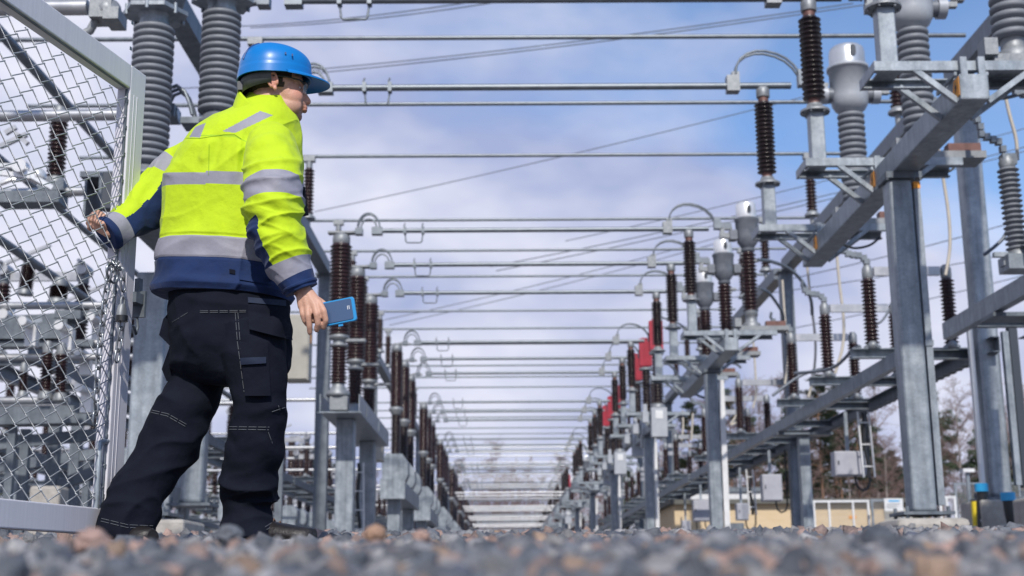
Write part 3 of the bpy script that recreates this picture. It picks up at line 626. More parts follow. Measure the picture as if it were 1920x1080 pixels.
cable([(1319,765),(1320,795),(1315,822)],42,.035,CREAMW,'pale drop cable left of the second right post, nearest the post',G1)
cable([(1384,772),(1377,785),(1370,797),(1387,788)],36,.03,CREAMW,'bent pale cable end right of the second right post',G1)
cable([(1421,487),(1445,490),(1478,503),(1504,528),(1520,560),(1523,590)],24.5,.035,ALUD,'dark curved jumper from a brown transformer to the rail disconnector, upper one',G2,26)
cable([(1424,541),(1440,548),(1456,568),(1468,590),(1470,620),(1490,645)],27,.035,ALUD,'dark curved jumper from a brown transformer to the rail disconnector, lower one',G2,29)
cable([(1575,455),(1600,465),(1630,460),(1650,445)],16,.016,BLACKC,'sagging black cable between beam end and the nearest big right post',G2)
cable([(1747,322),(1765,325),(1785,318),(1792,302)],14.5,.014,BLACKC,'sagging black cable beneath the nearest right beam',G2)
cable([(1860,186),(1880,184),(1900,180),(1925,173)],11.5,.018,GREYW,'grey cable leaving the nearest right beam toward the edge',G2)
cable([(1490,700),(1560,690),(1600,655),(1612,650)],22,.028,GREYW,'straight dark link rod between rail insulators, near one',G2,20)
cable([(1448,742),(1500,705),(1545,690)],24,.028,GREYW,'straight dark link rod between rail insulators, second one',G2)
cable([(1240,595),(1270,605),(1300,628),(1318,650)],36,.03,GREYW,'grey jumper beside the crimson housings, upper one',G2)
cable([(1238,673),(1262,690),(1280,720),(1310,742),(1340,750)],30,.03,GREYW,'grey jumper sagging below the second right beam',G2)
cable([(1345,672),(1360,679),(1380,682),(1390,690)],29,.03,GREYW,'short grey jumper at the top of the second right post',G2)
cable([(1700,555),(1718,540),(1735,522)],19,.02,GREYW,'grey curved lead under the pale bar right of the big post',G2)
cable([(1640,610),(1655,600),(1668,580)],21,.02,GREYW,'grey curved lead under the pale bar left of the big post',G2)
cable([(1845,478),(1862,465),(1880,448),(1890,430)],14,.02,GREYW,'grey lead curving up to the insulator at the right edge',G2)
# nearest unit at the right edge, partly outside the picture
insul(1908,478,1888,305,13.3,38,'big pale ribbed insulator at the right edge above the rail',GREYPOL,16)
b=MB(); c=P(1912,495,13.3); b.cbox(c,(.34,.3,.16)); b.cbox(c+Vector((-.17,0,.10)),(.2,.06,.05)); b.cbox(c+Vector((-.14,0,.0)),(.1,.12,.05)); solo('support_bracket',b,STEEL,'bracket carrying the big pale insulator at the right edge','bracket')
b=MB()
for px,py in ((1832,225),(1838,238),(1840,252),(1850,257),(1862,262),(1872,266),(1880,280)): b.cbox(P(px,py,13.3),(.06,.07,.07))
b.cbox(P(1890,300,13.3),(.15,.12,.12)); solo('zigzag_connector',b,ALUD,'stepped zigzag connector above the big pale insulator','connector')
# ------------------------------------------------------------------ overhead lines
k=0
for a,b_,Y in (((560,140),(1655,4),70),((560,133),(1600,6),70),((470,52),(980,-4),70),((430,50),(930,-4),70),((300,166),(600,133),75),((590,397),(1660,142),85),((920,500),(1925,275),80),((930,508),(1925,283),80),((1060,452),(1925,240),90),((720,600),(1400,430),100),((730,610),(1400,440),100),((1300,560),(1925,410),80),((1300,566),(1925,470),85),((300,345),(450,325),80),((1350,640),(1925,515),90)):
    p=P(*a,Y);q=P(*b_,Y-12); c=(p+q)/2
    pts=[p.lerp(q,i/16)-c-Vector((0,0,.25*(1-(2*i/16-1)**2))) for i in range(17)]
    W=['first','second','third','fourth','fifth','sixth','seventh','eighth','ninth','tenth','eleventh','twelfth','thirteenth','fourteenth','fifteenth']
    o=solo('overhead_wire',MB().tube(pts,.032,5),GREYW,f'thin grey overhead wire sloping across the sky, {W[k]} counted from the top left',"wire",c,'overhead wires'); k+=1
# ------------------------------------------------------------------ building, fences and signs on the right
WALL=mat('beige_wall',(0.52,0.40,0.25),0.8,0,col2=(0.58,0.46,0.30),scale=1.2,stretch=(1,1,6))
Yb=47; a=P(1266,1000,Yb); b=P(1690,943,Yb); x0,x1,zt=a.x,b.x,b.z
r=thing('building','low beige building with flat roof behind the right rails','building',((x0+x1)/2,Yb,.45)); cx=(x0+x1)/2
link('wall',MB().box((x0-cx,0,-.2),(x1-cx,7,zt-.45)).mesh('wall',WALL),r)
link('roof',MB().box((x0-cx-.2,-.25,zt-.448),(x1-cx+.2,7.2,zt-.448+.16)).mesh('roof',mat('roof_edge',(.10,.10,.09),.7)),r)
link('door',MB().box((3.4,-.03,-.15),(4.4,-.003,zt-.62)).mesh('door',mat('door_grey',(.35,.34,.31),.6)),r)
link('vent',MB().box((-2.2,-.03,1.2),(-1.6,-.003,1.6)).mesh('vent',STEELD),r)
link('wall_sign',MB().box((2.15,-.02,1.72),(2.4,-.003,1.82)).mesh('wall_sign',ORANGE),r)
a=P(1355,943,56); b=P(1412,915,56); r=thing('building','white flat-roofed shed rising behind the beige building','building',((a.x+b.x)/2,60,.45)); hw=(b.x-a.x)/2+1.2
link('wall',MB().box((-hw,-3,-.2),(hw,3,b.z-.55)).mesh('wall',WHITE),r); link('roof',MB().box((-hw-.1,-3.1,b.z-.548),(hw+.1,3.1,b.z-.35)).mesh('roof',STEELD),r)
def chainlink(xa,xb,za,zb,step,r_):
    b=MB(); n=int((xb-xa+zb-za)/step)
    for i in range(n+1):
        s_=xa-(zb-za)+i*step
        for sgn in(0,1):
            p=[s_,za]; q=[s_+(zb-za),zb]
            if p[0]<xa: p=[xa,za+(xa-p[0])]
            if q[0]>xb: q=[xb,zb-(q[0]-xb)]
            if q[0]-p[0]<.02: continue
            if sgn: p[0],q[0]=xa+xb-p[0],xa+xb-q[0]
            b.tube([(p[0],0,p[1]),(q[0],0,q[1])],r_,3)
    return b
FENCE=mat('fence_wire',(.30,.31,.32),.5,.4)
def fence_panel(px0,px1,pyt,Y,label,name='fence',rails=(),cat='fence',dark=False,posts=()):
    a=P(px0,pyt,Y); b=P(px1,pyt,Y); wd=b.x-a.x; z1=a.z-.45
    r=thing(name,label,cat,(a.x,Y,.45))
    f_=MB(); f_.box((-.03,-.03,-.2),(.03,.03,z1)); f_.box((wd-.03,-.03,-.2),(wd+.03,.03,z1)); f_.box((.031,-.025,z1-.06),(wd-.031,.025,z1-.005)); f_.box((.031,-.025,.05),(wd-.031,.025,.1))
    for t in posts: f_.box((wd*t-.025,-.024,.101),(wd*t+.025,.024,z1-.061))
    link('frame',f_.mesh('frame',WHITE if not dark else STEEL),r)
    link('wire_mesh',chainlink(.03,wd-.03,.1,z1-.05,.09 if not dark else .07,.004 if not dark else .006).mesh('wire_mesh',FENCE),r)
    return r
fence_panel(1525,1627,938,36,'pale framed mesh gate panel in front of the beige wall',posts=(.28,.72))
fence_panel(1634,1690,936,35.5,'grey mesh gate panel left of the big post foundation',posts=(.8,),dark=True)
fence_panel(1762,1789,930,33,'narrow pale framed gate right of the big post foundation',posts=(.45,))
fence_panel(1790,1990,905,37,'dark mesh fence behind the concrete block at the right edge',dark=True,posts=(.3,.6))
a=P(1661,958,35.2); b=P(1694,934,35.2); r=thing('notice_board','white notice board with blue heading on the mesh gate','sign',((a.x+b.x)/2,35.3,a.z)); wd=(b.x-a.x); h=b.z-a.z
link('board',MB().box((-wd/2,-.01,0),(wd/2,.01,h)).mesh('board',WHITE),r)
k=MB(); k.box((-.14,-.015,h*.74),(.16,-.0105,h*.86)); link('heading',k.mesh('heading',BLUE),r)
k=MB()
for q in range(3): k.box((-wd*.38,-.015,h*(.54-.14*q)),(wd*(.36-.1*q),-.0105,h*(.58-.14*q)))
link('text_lines',k.mesh('text_lines',GREYW),r)
a=P(1806,986,24); b=P(1826,955,24); r=thing('warning_sign','yellow and white warning sign low beside the yellow hose','sign',((a.x+b.x)/2,24,a.z)); wd=b.x-a.x;h=b.z-a.z
link('board',MB().box((-wd/2,-.008,0),(wd/2,.008,h)).mesh('board',WHITE),r); link('panel',MB().box((-wd*.28,-.013,.02),(wd*.46,-.0085,h*.93)).mesh('panel',YEL),r)
k=MB(); k.box((-wd*.1,-.017,h*.5),(wd*.3,-.0135,h*.56)); k.box((-wd*.1,-.017,h*.4),(wd*.3,-.0135,h*.44)); link('text_lines',k.mesh('text_lines',DARK),r)
link('leg',MB().box((-.02,.009,-1),(.02,.03,h*.8)).mesh('leg',STEELD),r)
a=P(1813,882,30); r=thing('yard_lamp','small flat-topped lamp post beside the concrete block','lamp',(a.x,30,.45)); link('pole',MB().cyl((0,0,-.1),(0,0,a.z-.5),.045,n=10).mesh('pole',STEEL),r); link('lamp_head',MB().box((-.13,-.13,a.z-.498),(.13,.13,a.z-.42)).mesh('lamp_head',WHITE),r)
# end fence of the alley
fence_panel(905,1008,988,140,'mesh fence closing the far end of the alley',dark=True,posts=(.2,.4,.6,.8))
# ------------------------------------------------------------------ trees
BARK=mat('birch_bark',(.20,.17,.155),.9,0,col2=(.36,.33,.31),scale=3); PBARK=mat('pine_bark',(.13,.075,.045),.9,0,col2=(.22,.125,.075),scale=3)
TWIG=mat('bare_twigs',(.15,.10,.09),.9,0,col2=(.24,.165,.15),scale=.6); NEEDLE=mat('pine_needles',(.020,.036,.018),.8,0,col2=(.05,.072,.034),scale=.8)
def bare_tree(seed,h=11,nb=34):
    g=random.Random(seed); tr=MB(); tw=MB(); lean=g.uniform(-.3,.3)
    tp=[Vector((lean*(i/8)**2+g.uniform(-.05,.05),g.uniform(-.05,.05),h*i/8)) for i in range(9)]
    tr.tube(tp,.11,7,taper=[1-.11*i for i in range(9)])
    for i in range(nb):
        t=g.uniform(.22,.98); k=t*8; b0=tp[int(k)].lerp(tp[min(8,int(k)+1)],k-int(k)); a=g.uniform(0,6.283); ln=h*.30*(1.15-t)*g.uniform(.6,1.2)+.3
        d=Vector((math.cos(a),math.sin(a),g.uniform(.7,1.5))).normalized(); pts=[b0+d*ln*s_+Vector((0,0,.12*ln*s_*s_)) for s_ in(0,.35,.7,1)]
        tw.tube(pts,.026,4,taper=[1,.7,.45,.2])
        for q in range(9):
            s_=g.uniform(.25,1); e=b0+d*ln*s_; a2=g.uniform(0,6.283); l2=g.uniform(.35,1.1)*(.5+ln*.28)
            d2=Vector((math.cos(a2),math.sin(a2),g.uniform(-.1,1.1))).normalized(); e2=e+d2*l2
            tw.tube([e,e+d2*l2*.5,e2+Vector((0,0,-.08))],.012,3,taper=[1,.7,.4])
            for z in range(4):
                s3=g.uniform(.3,1); f_=e+d2*l2*s3; d3=Vector((g.uniform(-1,1),g.uniform(-1,1),g.uniform(-.5,.8))).normalized(); tw.tube([f_,f_+d3*l2*g.uniform(.25,.5)],.007,3)
    return tr.mesh('trunk',BARK),tw.mesh('crown',TWIG)
def conifer(seed,h=13,clear=.45,spread=2.0,dens=1.0):
    g=random.Random(seed); tr=MB(); cr_=MB()
    tp=[Vector((g.uniform(-.06,.06),g.uniform(-.06,.06),h*i/7)) for i in range(8)]; tr.tube(tp,.15,7,taper=[1-.12*i for i in range(8)])
    n=int(46*dens)
    for i in range(n):
        t=clear+(1-clear)*(i+g.random())/n; z=h*t; prof=(math.sin(min(1,(1-t)/(1-clear)*1.25)*1.57))*spread*g.uniform(.5,1.15)+.15
        a=g.uniform(0,6.283); d=Vector((math.cos(a),math.sin(a),g.uniform(-.15,.4))); b0=Vector((0,0,z)); e=b0+d*prof
        tr.tube([b0,e],.03,4,taper=[1,.4])
        for q in range(int(5+prof*4)):
            c=b0.lerp(e,g.uniform(.3,1.05))+Vector((g.uniform(-.25,.25),g.uniform(-.25,.25),g.uniform(-.12,.22)))
            for y in range(16):
                v=Vector((g.gauss(0,1),g.gauss(0,1),g.gauss(.2,.7))).normalized(); s_=g.uniform(.14,.34); u_=v.orthogonal().normalized()*s_*.16
                p=c+Vector((g.uniform(-.2,.2),g.uniform(-.2,.2),g.uniform(-.1,.1))); cr_.add([p-u_,p+u_,p+v*s_],[(0,1,2)])
    return tr.mesh('trunk',PBARK),cr_.mesh('crown',NEEDLE)
T=dict(b1=bare_tree(1),b2=bare_tree(2,12,40),b3=bare_tree(3,10,30),p1=conifer(4),p2=conifer(5,14,.55,2.3),s1=conifer(6,10,.08,2.0,1.5))
NM={'b':('bare_birch','leafless birch'),'p':('pine_tree','tall pine with reddish trunk'),'s':('spruce_tree','bushy dark spruce')}
tcount={}
def tree(kind,x,y,s_,where,group):
    me=T[kind]; nm,desc=NM[kind[0]]; r=thing(nm,f'{desc} {where}','tree',(x,y,.4),rnd.uniform(0,6.28),group); r.scale=(s_*rnd.uniform(.9,1.1),s_*rnd.uniform(.9,1.1),s_)
    link('trunk',me[0],r); link('crown',me[1],r)
for px,py,Y,k,wh in ((1790,722,62,'b1','right of the nearest big post, pale against the sky'),(1845,775,60,'s1','behind the rounded gantry column at right'),(1748,800,66,'b2','half hidden behind the nearest big post'),(1915,720,64,'b3','at the right edge of the picture'),(1880,760,72,'b1','between the gantry column and the right edge'),(1530,705,58,'p1','above the beige building, left of the square cabinet'),(1565,725,66,'p2','just above the square light grey cabinet'),(1600,735,60,'p1','right of the square light grey cabinet'),(1638,790,64,'b2','left of the nearest big post, reddish'),(1655,815,58,'b3','directly left of the big post, lower one'),(1480,745,60,'s1','beside the tall square gantry column'),(1455,720,70,'b2','behind the upright grey cabinet'),(1425,725,74,'b1','above the upright grey cabinet, left one'),(1395,720,64,'b3','right of the second right post'),(1365,735,72,'p2','close behind the second right post'),(1325,760,76,'b2','left of the second right post'),(1290,757,70,'p1','between the second and third right posts, tallest'),(1265,790,80,'b1','right of the third right post'),(1235,800,84,'b3','just behind the third right post'),(1510,790,54,'b1','behind the short rail post above the wall'),(1585,800,54,'b3','below the square cabinet by the gate'),(1720,860,80,'s1','low between big post and gantry column'),(1850,790,70,'s1','behind the concrete block at right, broad and dark'),(1905,800,66,'s1','at the right edge, broad and dark'),(1560,765,70,'s1','below the pines above the beige building, bushy'),(1620,790,72,'s1','right of the cable ladder, bushy'),(1500,790,66,'s1','left of the cable ladder above the wall'),(1460,780,75,'s1','above the upright grey cabinet, dark'),(1410,790,72,'p2','between the two hanging cabinets')):
    a=P(px,py,Y); h={'b1':11,'b2':12,'b3':10,'p1':13,'p2':14,'s1':10.6}[k]; tree(k,a.x,Y,(a.z-.4)/h,wh,'trees beyond the right side')
g=random.Random(11)
CH=['far left','left of centre','near the centre','right of centre','far right']
for i in range(100):
    x=-62+i*2.0+g.uniform(-.8,.8) if i<64 else -18+(i-64)*1.0; Y=g.uniform(150,186) if i<64 else g.uniform(160,215); k=g.choice(['b1','b2','b3','p1','p2','s1','b2','p1'] if i<64 and abs(x)>14 else ['b1','b2','b3','b1','b2','b3','b2']); hh=g.uniform(12,15.5) if abs(x)<20 else g.uniform(12,17)
    h={'b1':11,'b2':12,'b3':10,'p1':13,'p2':14,'s1':10.6}[k]
    tree(k,x,Y,hh/h,f'in the wood beyond the far end, {CH[min(4,int(i/13))] if i<64 else CH[2]} part','wood beyond the far end')
for i in range(36):
    x=25+i*1.5+g.uniform(-1,1); Y=g.uniform(78,100); k=g.choice(['b1','b2','s1','p2','b3','s1','b2']); h={'b1':11,'b2':12,'b3':10,'p1':13,'p2':14,'s1':10.6}[k]
    tree(k,x*.9,Y,g.uniform(9.0,12.5)/h,'in the second line of trees on the right','second line of trees on the right')
# ------------------------------------------------------------------ ground and gravel
b=MB(); xs=[-400,-60,-12,-4,-2,-1,0,1,2,4,12,60,400]; ys=[-400,-4,0,.45,.8,1.3,2.2,4,8,12,20,60,160,600]
vs=[(x,y,gz(y)-.012) for y in ys for x in xs]; n=len(xs)
b.add(vs,[(j*n+i,j*n+i+1,(j+1)*n+i+1,(j+1)*n+i) for j in range(len(ys)-1) for i in range(n-1)])
solo('ground',b,mat('gravel_ground',(.10,.10,.11),.95,0,col2=(.26,.24,.235),scale=14,bump=.6,bscale=30),'flat gravel ground of the switchyard','ground',kind='structure')
def ico(sub):
    q=bmesh.new(); bmesh.ops.create_icosphere(q,subdivisions=sub,radius=1); v=np.array([list(x.co) for x in q.verts]); f=np.array([[y.index for y in x.verts] for x in q.faces]); q.free(); return v,f
rg=np.random.default_rng(5)
def stones(name,regions,label):
    V=[];Fc=[];C=[];o=0
    pal=np.array([(.075,.085,.105),(.12,.13,.15),(.17,.175,.19),(.22,.22,.23),(.30,.295,.30),(.30,.205,.175),(.24,.175,.155),(.27,.19,.14),(.09,.10,.13)]); pw=np.array([.17,.20,.19,.14,.08,.10,.07,.03,.05]); pw/=pw.sum()
    for (y0,y1,dens,smin,smax,sub,half) in regions:
        bv,bf=ico(sub); n=int(dens*(y1-y0)*2*half((y0+y1)/2))
        for _ in range(n):
            y=rg.uniform(y0,y1); x=rg.uniform(-1,1)*half(y); s=smin+(smax-smin)*rg.random()**2
            v=bv*(1+rg.normal(0,.16,(len(bv),1)))*np.array([rg.uniform(.75,1.25),rg.uniform(.75,1.25),rg.uniform(.5,.95)])*s
            d=rg.normal(0,1,3); d/=np.linalg.norm(d); k=rg.uniform(.35,.7)*s        # one broken flat side
            m=v@d; v=v-np.outer(np.clip(m-k,0,None),d)
            q,_r=np.linalg.qr(rg.normal(0,1,(3,3))); v=v@q.T
            z=gz(y)+s*rg.uniform(-.1,.55); V.append(v+np.array([x,y,z])); Fc.append(bf+o); o+=len(bv)
            c=pal[rg.choice(len(pal),p=pw)]*rg.uniform(.62,1.12); C.append(np.repeat([[*c,1]],len(bv),0))
    V=np.concatenate(V);Fc=np.concatenate(Fc);C=np.concatenate(C)
    me=bpy.data.meshes.new(name); me.vertices.add(len(V)); me.vertices.foreach_set('co',V.ravel()); me.loops.add(Fc.size); me.loops.foreach_set('vertex_index',Fc.ravel().astype(np.int32))
    me.polygons.add(len(Fc)); me.polygons.foreach_set('loop_start',np.arange(0,Fc.size,3,dtype=np.int32)); me.update(calc_edges=True)
    a=me.color_attributes.new('stone','FLOAT_COLOR','POINT'); a.data.foreach_set('color',C.ravel().astype(np.float32))
    m=mat('stone',(.2,.2,.2),.75,bump=.5,bscale=90); nn=m.node_tree.nodes; at=nn.new('ShaderNodeAttribute'); at.attribute_name='stone'
    tx=nn.new('ShaderNodeTexNoise'); tx.inputs['Scale'].default_value=70; tx.inputs['Detail'].default_value=5; mr=nn.new('ShaderNodeMapRange'); mr.inputs[3].default_value=.55; mr.inputs[4].default_value=1.45
    tcn=nn.new('ShaderNodeTexCoord'); ll=m.node_tree.links; ll.new(tcn.outputs['Object'],tx.inputs[0]); ll.new(tx.outputs[0],mr.inputs[0])
    vm=nn.new('ShaderNodeVectorMath'); vm.operation='SCALE'; ll.new(at.outputs['Color'],vm.inputs[0]); ll.new(mr.outputs[0],vm.inputs['Scale']); ll.new(vm.outputs[0],nn['Principled BSDF'].inputs['Base Color'])
    me.materials.append(m); o_=link(name,me); return tagp(o_,label,'gravel',kind='stuff')
stones('gravel',[(.22,.9,5200,.006,.015,2,lambda y:.12+.5*y),(.9,2.0,3000,.007,.019,2,lambda y:.15+.5*y),(2.0,5.0,650,.010,.028,1,lambda y:.3+.5*y),(5,16,70,.02,.05,1,lambda y:.5+.5*y)],'loose grey and pinkish crushed stones covering the foreground')
# a few larger stones that stand out
for i,(px,py,Y,s,c,lab) in enumerate(((172,1018,1.35,.018,(.28,.19,.165),'large pinkish stone standing up in front of the worker\'s left boot'),(703,1001,1.5,.0125,(.28,.175,.12),'round orange-brown stone on the gravel crest below the breaker posts'),(790,1008,1.5,.010,(.30,.20,.165),'small pink stone on the gravel crest right of the orange-brown stone'),(430,1004,1.6,.016,(.10,.11,.13),'dark stone on the gravel crest between the boots'))):
    p=P(px,py,Y); bv,bf=ico(3); v=bv*(1+rg.normal(0,.06,(len(bv),1)))*np.array([1,1,.85])*s; mb=MB(); mb.add([tuple(x) for x in v],[tuple(f) for f in bf])
    solo('stone',mb,mat('stone_'+['pink','orange','rose','dark'][i],c,.8,0,var=.25,scale=30,bump=.5,bscale=80),lab,'stone',p)
# ------------------------------------------------------------------ mesh gate
PROF=mat('gate_profile',(.54,.535,.59),.5,.0,col2=(.62,.615,.665),scale=3,stretch=(30,30,.8),bump=.06,bscale=20)
PROFW=PROF
WIRE=mat('galvanised_wire',(.23,.25,.28),.4,.4,col2=(.37,.39,.41),scale=30)
GD=Vector((-.237,-.971,0)).normalized(); GN=Vector((.971,-.237,0)).normalized()
g0=P(253,520,4.30); gtop=P(270,142,4.30).z; gbot=P(190,1003,4.2).z
gate=thing('mesh_gate','open chain-link gate leaf in a pale aluminium frame, held by the worker','gate',(g0.x,4.30,gbot))
gate.rotation_euler=(0,0,math.atan2(GD.y,GD.x))          # local x runs along the leaf, local y = away from its right-hand face
H=gtop-gbot; LW=1.35; W=.10; TH=.05
# local +y: rotate x by 90deg => GD rotated ccw ; right-hand face normal GN
sy=1 if (Matrix.Rotation(gate.rotation_euler.z,3,'Z')@Vector((0,1,0))).dot(GN)<0 else -1
def gb(x0,x1,y0,y1,z0,z1): return ((x0,min(sy*y0,sy*y1),z0),(x1,max(sy*y0,sy*y1),z1))
def gpart(name,bx,m,bev=.004):
    mb=MB()
    for q in bx: mb.box(*gb(*q))
    return link(name,bevelled(mb.mesh(name,m),bev),gate)
gpart('stile',[(0,W,0,TH,0,H)],PROF); gpart('stile',[(LW-W,LW,0,TH,0,H)],PROF)
gpart('top_rail',[(W+.001,LW-W-.001,0,TH,H-.085,H-.001)],PROF); gpart('bottom_rail',[(W+.001,LW-W-.001,0,TH,.001,.082)],PROF)
gpart('groove_strip',[(.052,.056,-.0015,.002,.01,H-.10),(.074,.077,-.0015,.002,.01,H-.10)],PROF,.0004)
x0,x1,z0,z1=W+.012,LW-W-.012,.085,H-.09
mb=MB(); hw,hh=.048,.0345; yy=.010; nc=int((x1-x0)/hw); nr=int((z1-z0)/hh)
for k in range(nc):
    pts=[]
    for i in range(nr+1):
        xx=x0+hw*(k if (i+k)%2==0 else k+1); z=z0+i*hh; s_=.0035 if (i+k)%2==0 else -.0035
        sgn=1 if (i+k)%2==0 else -1
        pts+= [(xx-sgn*.0022,sy*(yy-.004),z-.0035),(xx,sy*(yy+.001),z-.001),(xx-sgn*.0022,sy*(yy+.004),z+.003)]
    mb.tube(pts,.0021,5)
link('wire_mesh',mb.mesh('wire_mesh',WIRE),gate)
mb=MB(); mb.box(*gb(W+.004,W+.010,.006,.014,z0,z1)); mb.box(*gb(W+.016,LW-W-.016,.006,.014,z1+.001,z1+.004))
for i in range(18): mb.box(*gb(W+.001,W+.012,.004,.006,z0+.03+i*.095,z0+.042+i*.095))
link('tension_bar',mb.mesh('tension_bar',STEELD),gate)
def loc_g(px,py,off=.0):                                   # point on the leaf plane under a photo pixel (in the gate's own frame)
    r=ray(px,py); n=GN; t=(Vector((g0.x,4.30,0))+GN*off).dot(n)/r.dot(n); wp=r*t
    return gate_inv@wp
bpy.context.view_layer.update(); gate_inv=gate.matrix_world.inverted()
mb=MB(); a=loc_g(205,827,-.01);c=loc_g(187,829,-.01);d=loc_g(180,955,-.01); mb.tube([a,a.lerp(c,.6),c+Vector((0,0,-.004)),c.lerp(d,.04),d],.010,10); link('drop_bolt',mb.mesh('drop_bolt',STEEL),gate)
mb=MB(); p=gate_inv@P(250,560,4.32); mb.cbox(p,(.05,.05,.035)); mb.cbox(p+Vector((-.03,0,-.015)),(.012,.06,.09)); mb.cbox(p+Vector((-.03,0,.05)),(.02,.02,.05)); mb.tube([p+Vector(v) for v in((-.03,0,-.06),(-.04,0,-.09),(-.03,0,-.115),(-.01,0,-.09))],.006,6)
link('latch',mb.mesh('latch',STEELD),gate)
# chain of oval links and the padlock
def linkmb(mb,c,ax,side,ln=.046,wd=.024,r_=.0034):
    ax=Vector(ax).normalized(); side=Vector(side); side=(side-ax*side.dot(ax)).normalized(); h=ln/2-wd/2; pts=[]
    for i in range(9): a=math.pi*i/8; pts.append(c+ax*(h+math.sin(a)*wd/2)+side*math.cos(a)*wd/2)
    for i in range(9): a=math.pi*i/8; pts.append(c-ax*(h+math.sin(a)*wd/2)-side*math.cos(a)*wd/2)
    mb.tube(pts,r_,7,closed=True)
def chain(pp,mb,first=0):
    pts=spl([gate_w(px,py,o_) for px,py,o_ in pp],12); acc=0; nxt=0; k=first
    for a,b_ in zip(pts[:-1],pts[1:]):
        acc+=(b_-a).length
        if acc>=nxt:
            q=MB(); linkmb(q,a,b_-a,GD if k%2 else (GN*.9+GD*.45)); mb.append(q); k+=1; nxt+=.036
def gate_w(px,py,off):
    r=ray(px,py); t=(Vector((g0.x,4.30,0))+GN*off).dot(GN)/r.dot(GN); return r*t
mb=[]; chain([(216,497,.02),(206,508,.03),(202,530,.025),(197,560,.02),(194,590,.02),(190,620,.015),(187,650,.015),(184,690,.015),(181,740,.015),(178,795,.015)],mb)
chain([(218,497,.02),(226,508,.035),(230,530,.04),(231,552,.04)],mb,1); chain([(229,606,.04),(226,630,.035),(222,652,.03),(219,672,.03)],mb)
q=MB(); linkmb(q,gate_w(210,512,.03),GD+Vector((0,0,.6)),(0,0,1),.07,.05,.0042); mb.append(q)
ct_=gate_w(210,512,.03); ch=thing('chain','steel chain looped through the mesh and round the gate stile','chain',ct_)
for q in mb: link('link',q.mesh('link',mat('chain_steel',(.20,.22,.24),.3,.8,col2=(.36,.38,.40),scale=60)),ch,-ct_)
pc=gate_w(229,580,.045); r=thing('padlock','steel padlock with black underside hanging from the chain','padlock',pc)
q=Matrix.Rotation(math.atan2(GD.y,GD.x),3,'Z')
mb=MB(); vs=[]
for (z,wx,wy) in ((-.022,.021,.013),(-.01,.021,.013),(.008,.017,.011),(.016,.012,.009)):
    vs.append([q@Vector((wx*math.copysign(abs(math.cos(a))**.7,math.cos(a)),wy*math.copysign(abs(math.sin(a))**.7,math.sin(a)),z)) for a in [6.28319*i/20 for i in range(20)]])
mb.add([v for k in vs for v in k],[(i*20+j,i*20+(j+1)%20,(i+1)*20+(j+1)%20,(i+1)*20+j) for i in range(3) for j in range(20)],True); mb.add(vs[-1],[tuple(range(20))])
link('lock_body',mb.mesh('lock_body',CAST),r); link('black_base',MB().cyl((0,0,-.040),(0,0,-.0215),.0205,n=24).mesh('black_base',BLACKC),r)
link('shackle',MB().tube([q@Vector(v) for v in((-.010,0,.012),(-.010,0,.030),(-.007,0,.038),(0,0,.042),(.007,0,.038),(.010,0,.030),(.010,0,.012))],.0038,8).mesh('shackle',CAST),r)
# ------------------------------------------------------------------ the worker
from mathutils.bvhtree import BVHTree
BASE=Vector((-.86,4.2,gz(4.2)-.0))
person=thing('person','worker seen from behind in yellow hi-vis jacket and dark trousers, pulling the gate','person',BASE)
def proj(p):
    d=p.dot(_fw); return 960+F_PX*p.dot(_rt)/d,540-F_PX*p.dot(_up)/d
def pm(mb,name,mats,parent=None):
    mb.v=[tuple(Vector(v)-BASE) for v in mb.v]; return link(name,mb.mesh(name,mats),parent or person)
def crom(rows,n):                                             # smooth resampling of rows of numbers
    rows=[np.array(r_,float) for r_ in rows]; out_=[]; m=len(rows)
    for i in range(n+1):
        s_=i/n*(m-1); k=min(int(s_),m-2); t=s_-k; p0=rows[max(k-1,0)];p1=rows[k];p2=rows[k+1];p3=rows[min(k+2,m-1)]
        out_.append(.5*((2*p1)+(p2-p0)*t+(2*p0-5*p1+4*p2-p3)*t*t+(3*p1-p0-3*p2+p3)*t**3))
    return out_
def nse(p,f,ax=(1,1,1),o=0): return noise.noise(Vector((p.x*f*ax[0]+o,p.y*f*ax[1],p.z*f*ax[2])))
def crease(p,e1,f1,f2,o,k=3.0):                               # sharp cloth folds running along e1
    e1=Vector(e1).normalized(); e2=e1.cross(Vector((0,1,0))); e2.normalize()
    q=Vector((p.dot(e1)*f1+o,p.dot(e2)*f2+.9*noise.noise(p*4+Vector((o,0,0))),p.y*f2*.45)); return (1-min(1,abs(noise.noise(q))*1.9))**k-.22
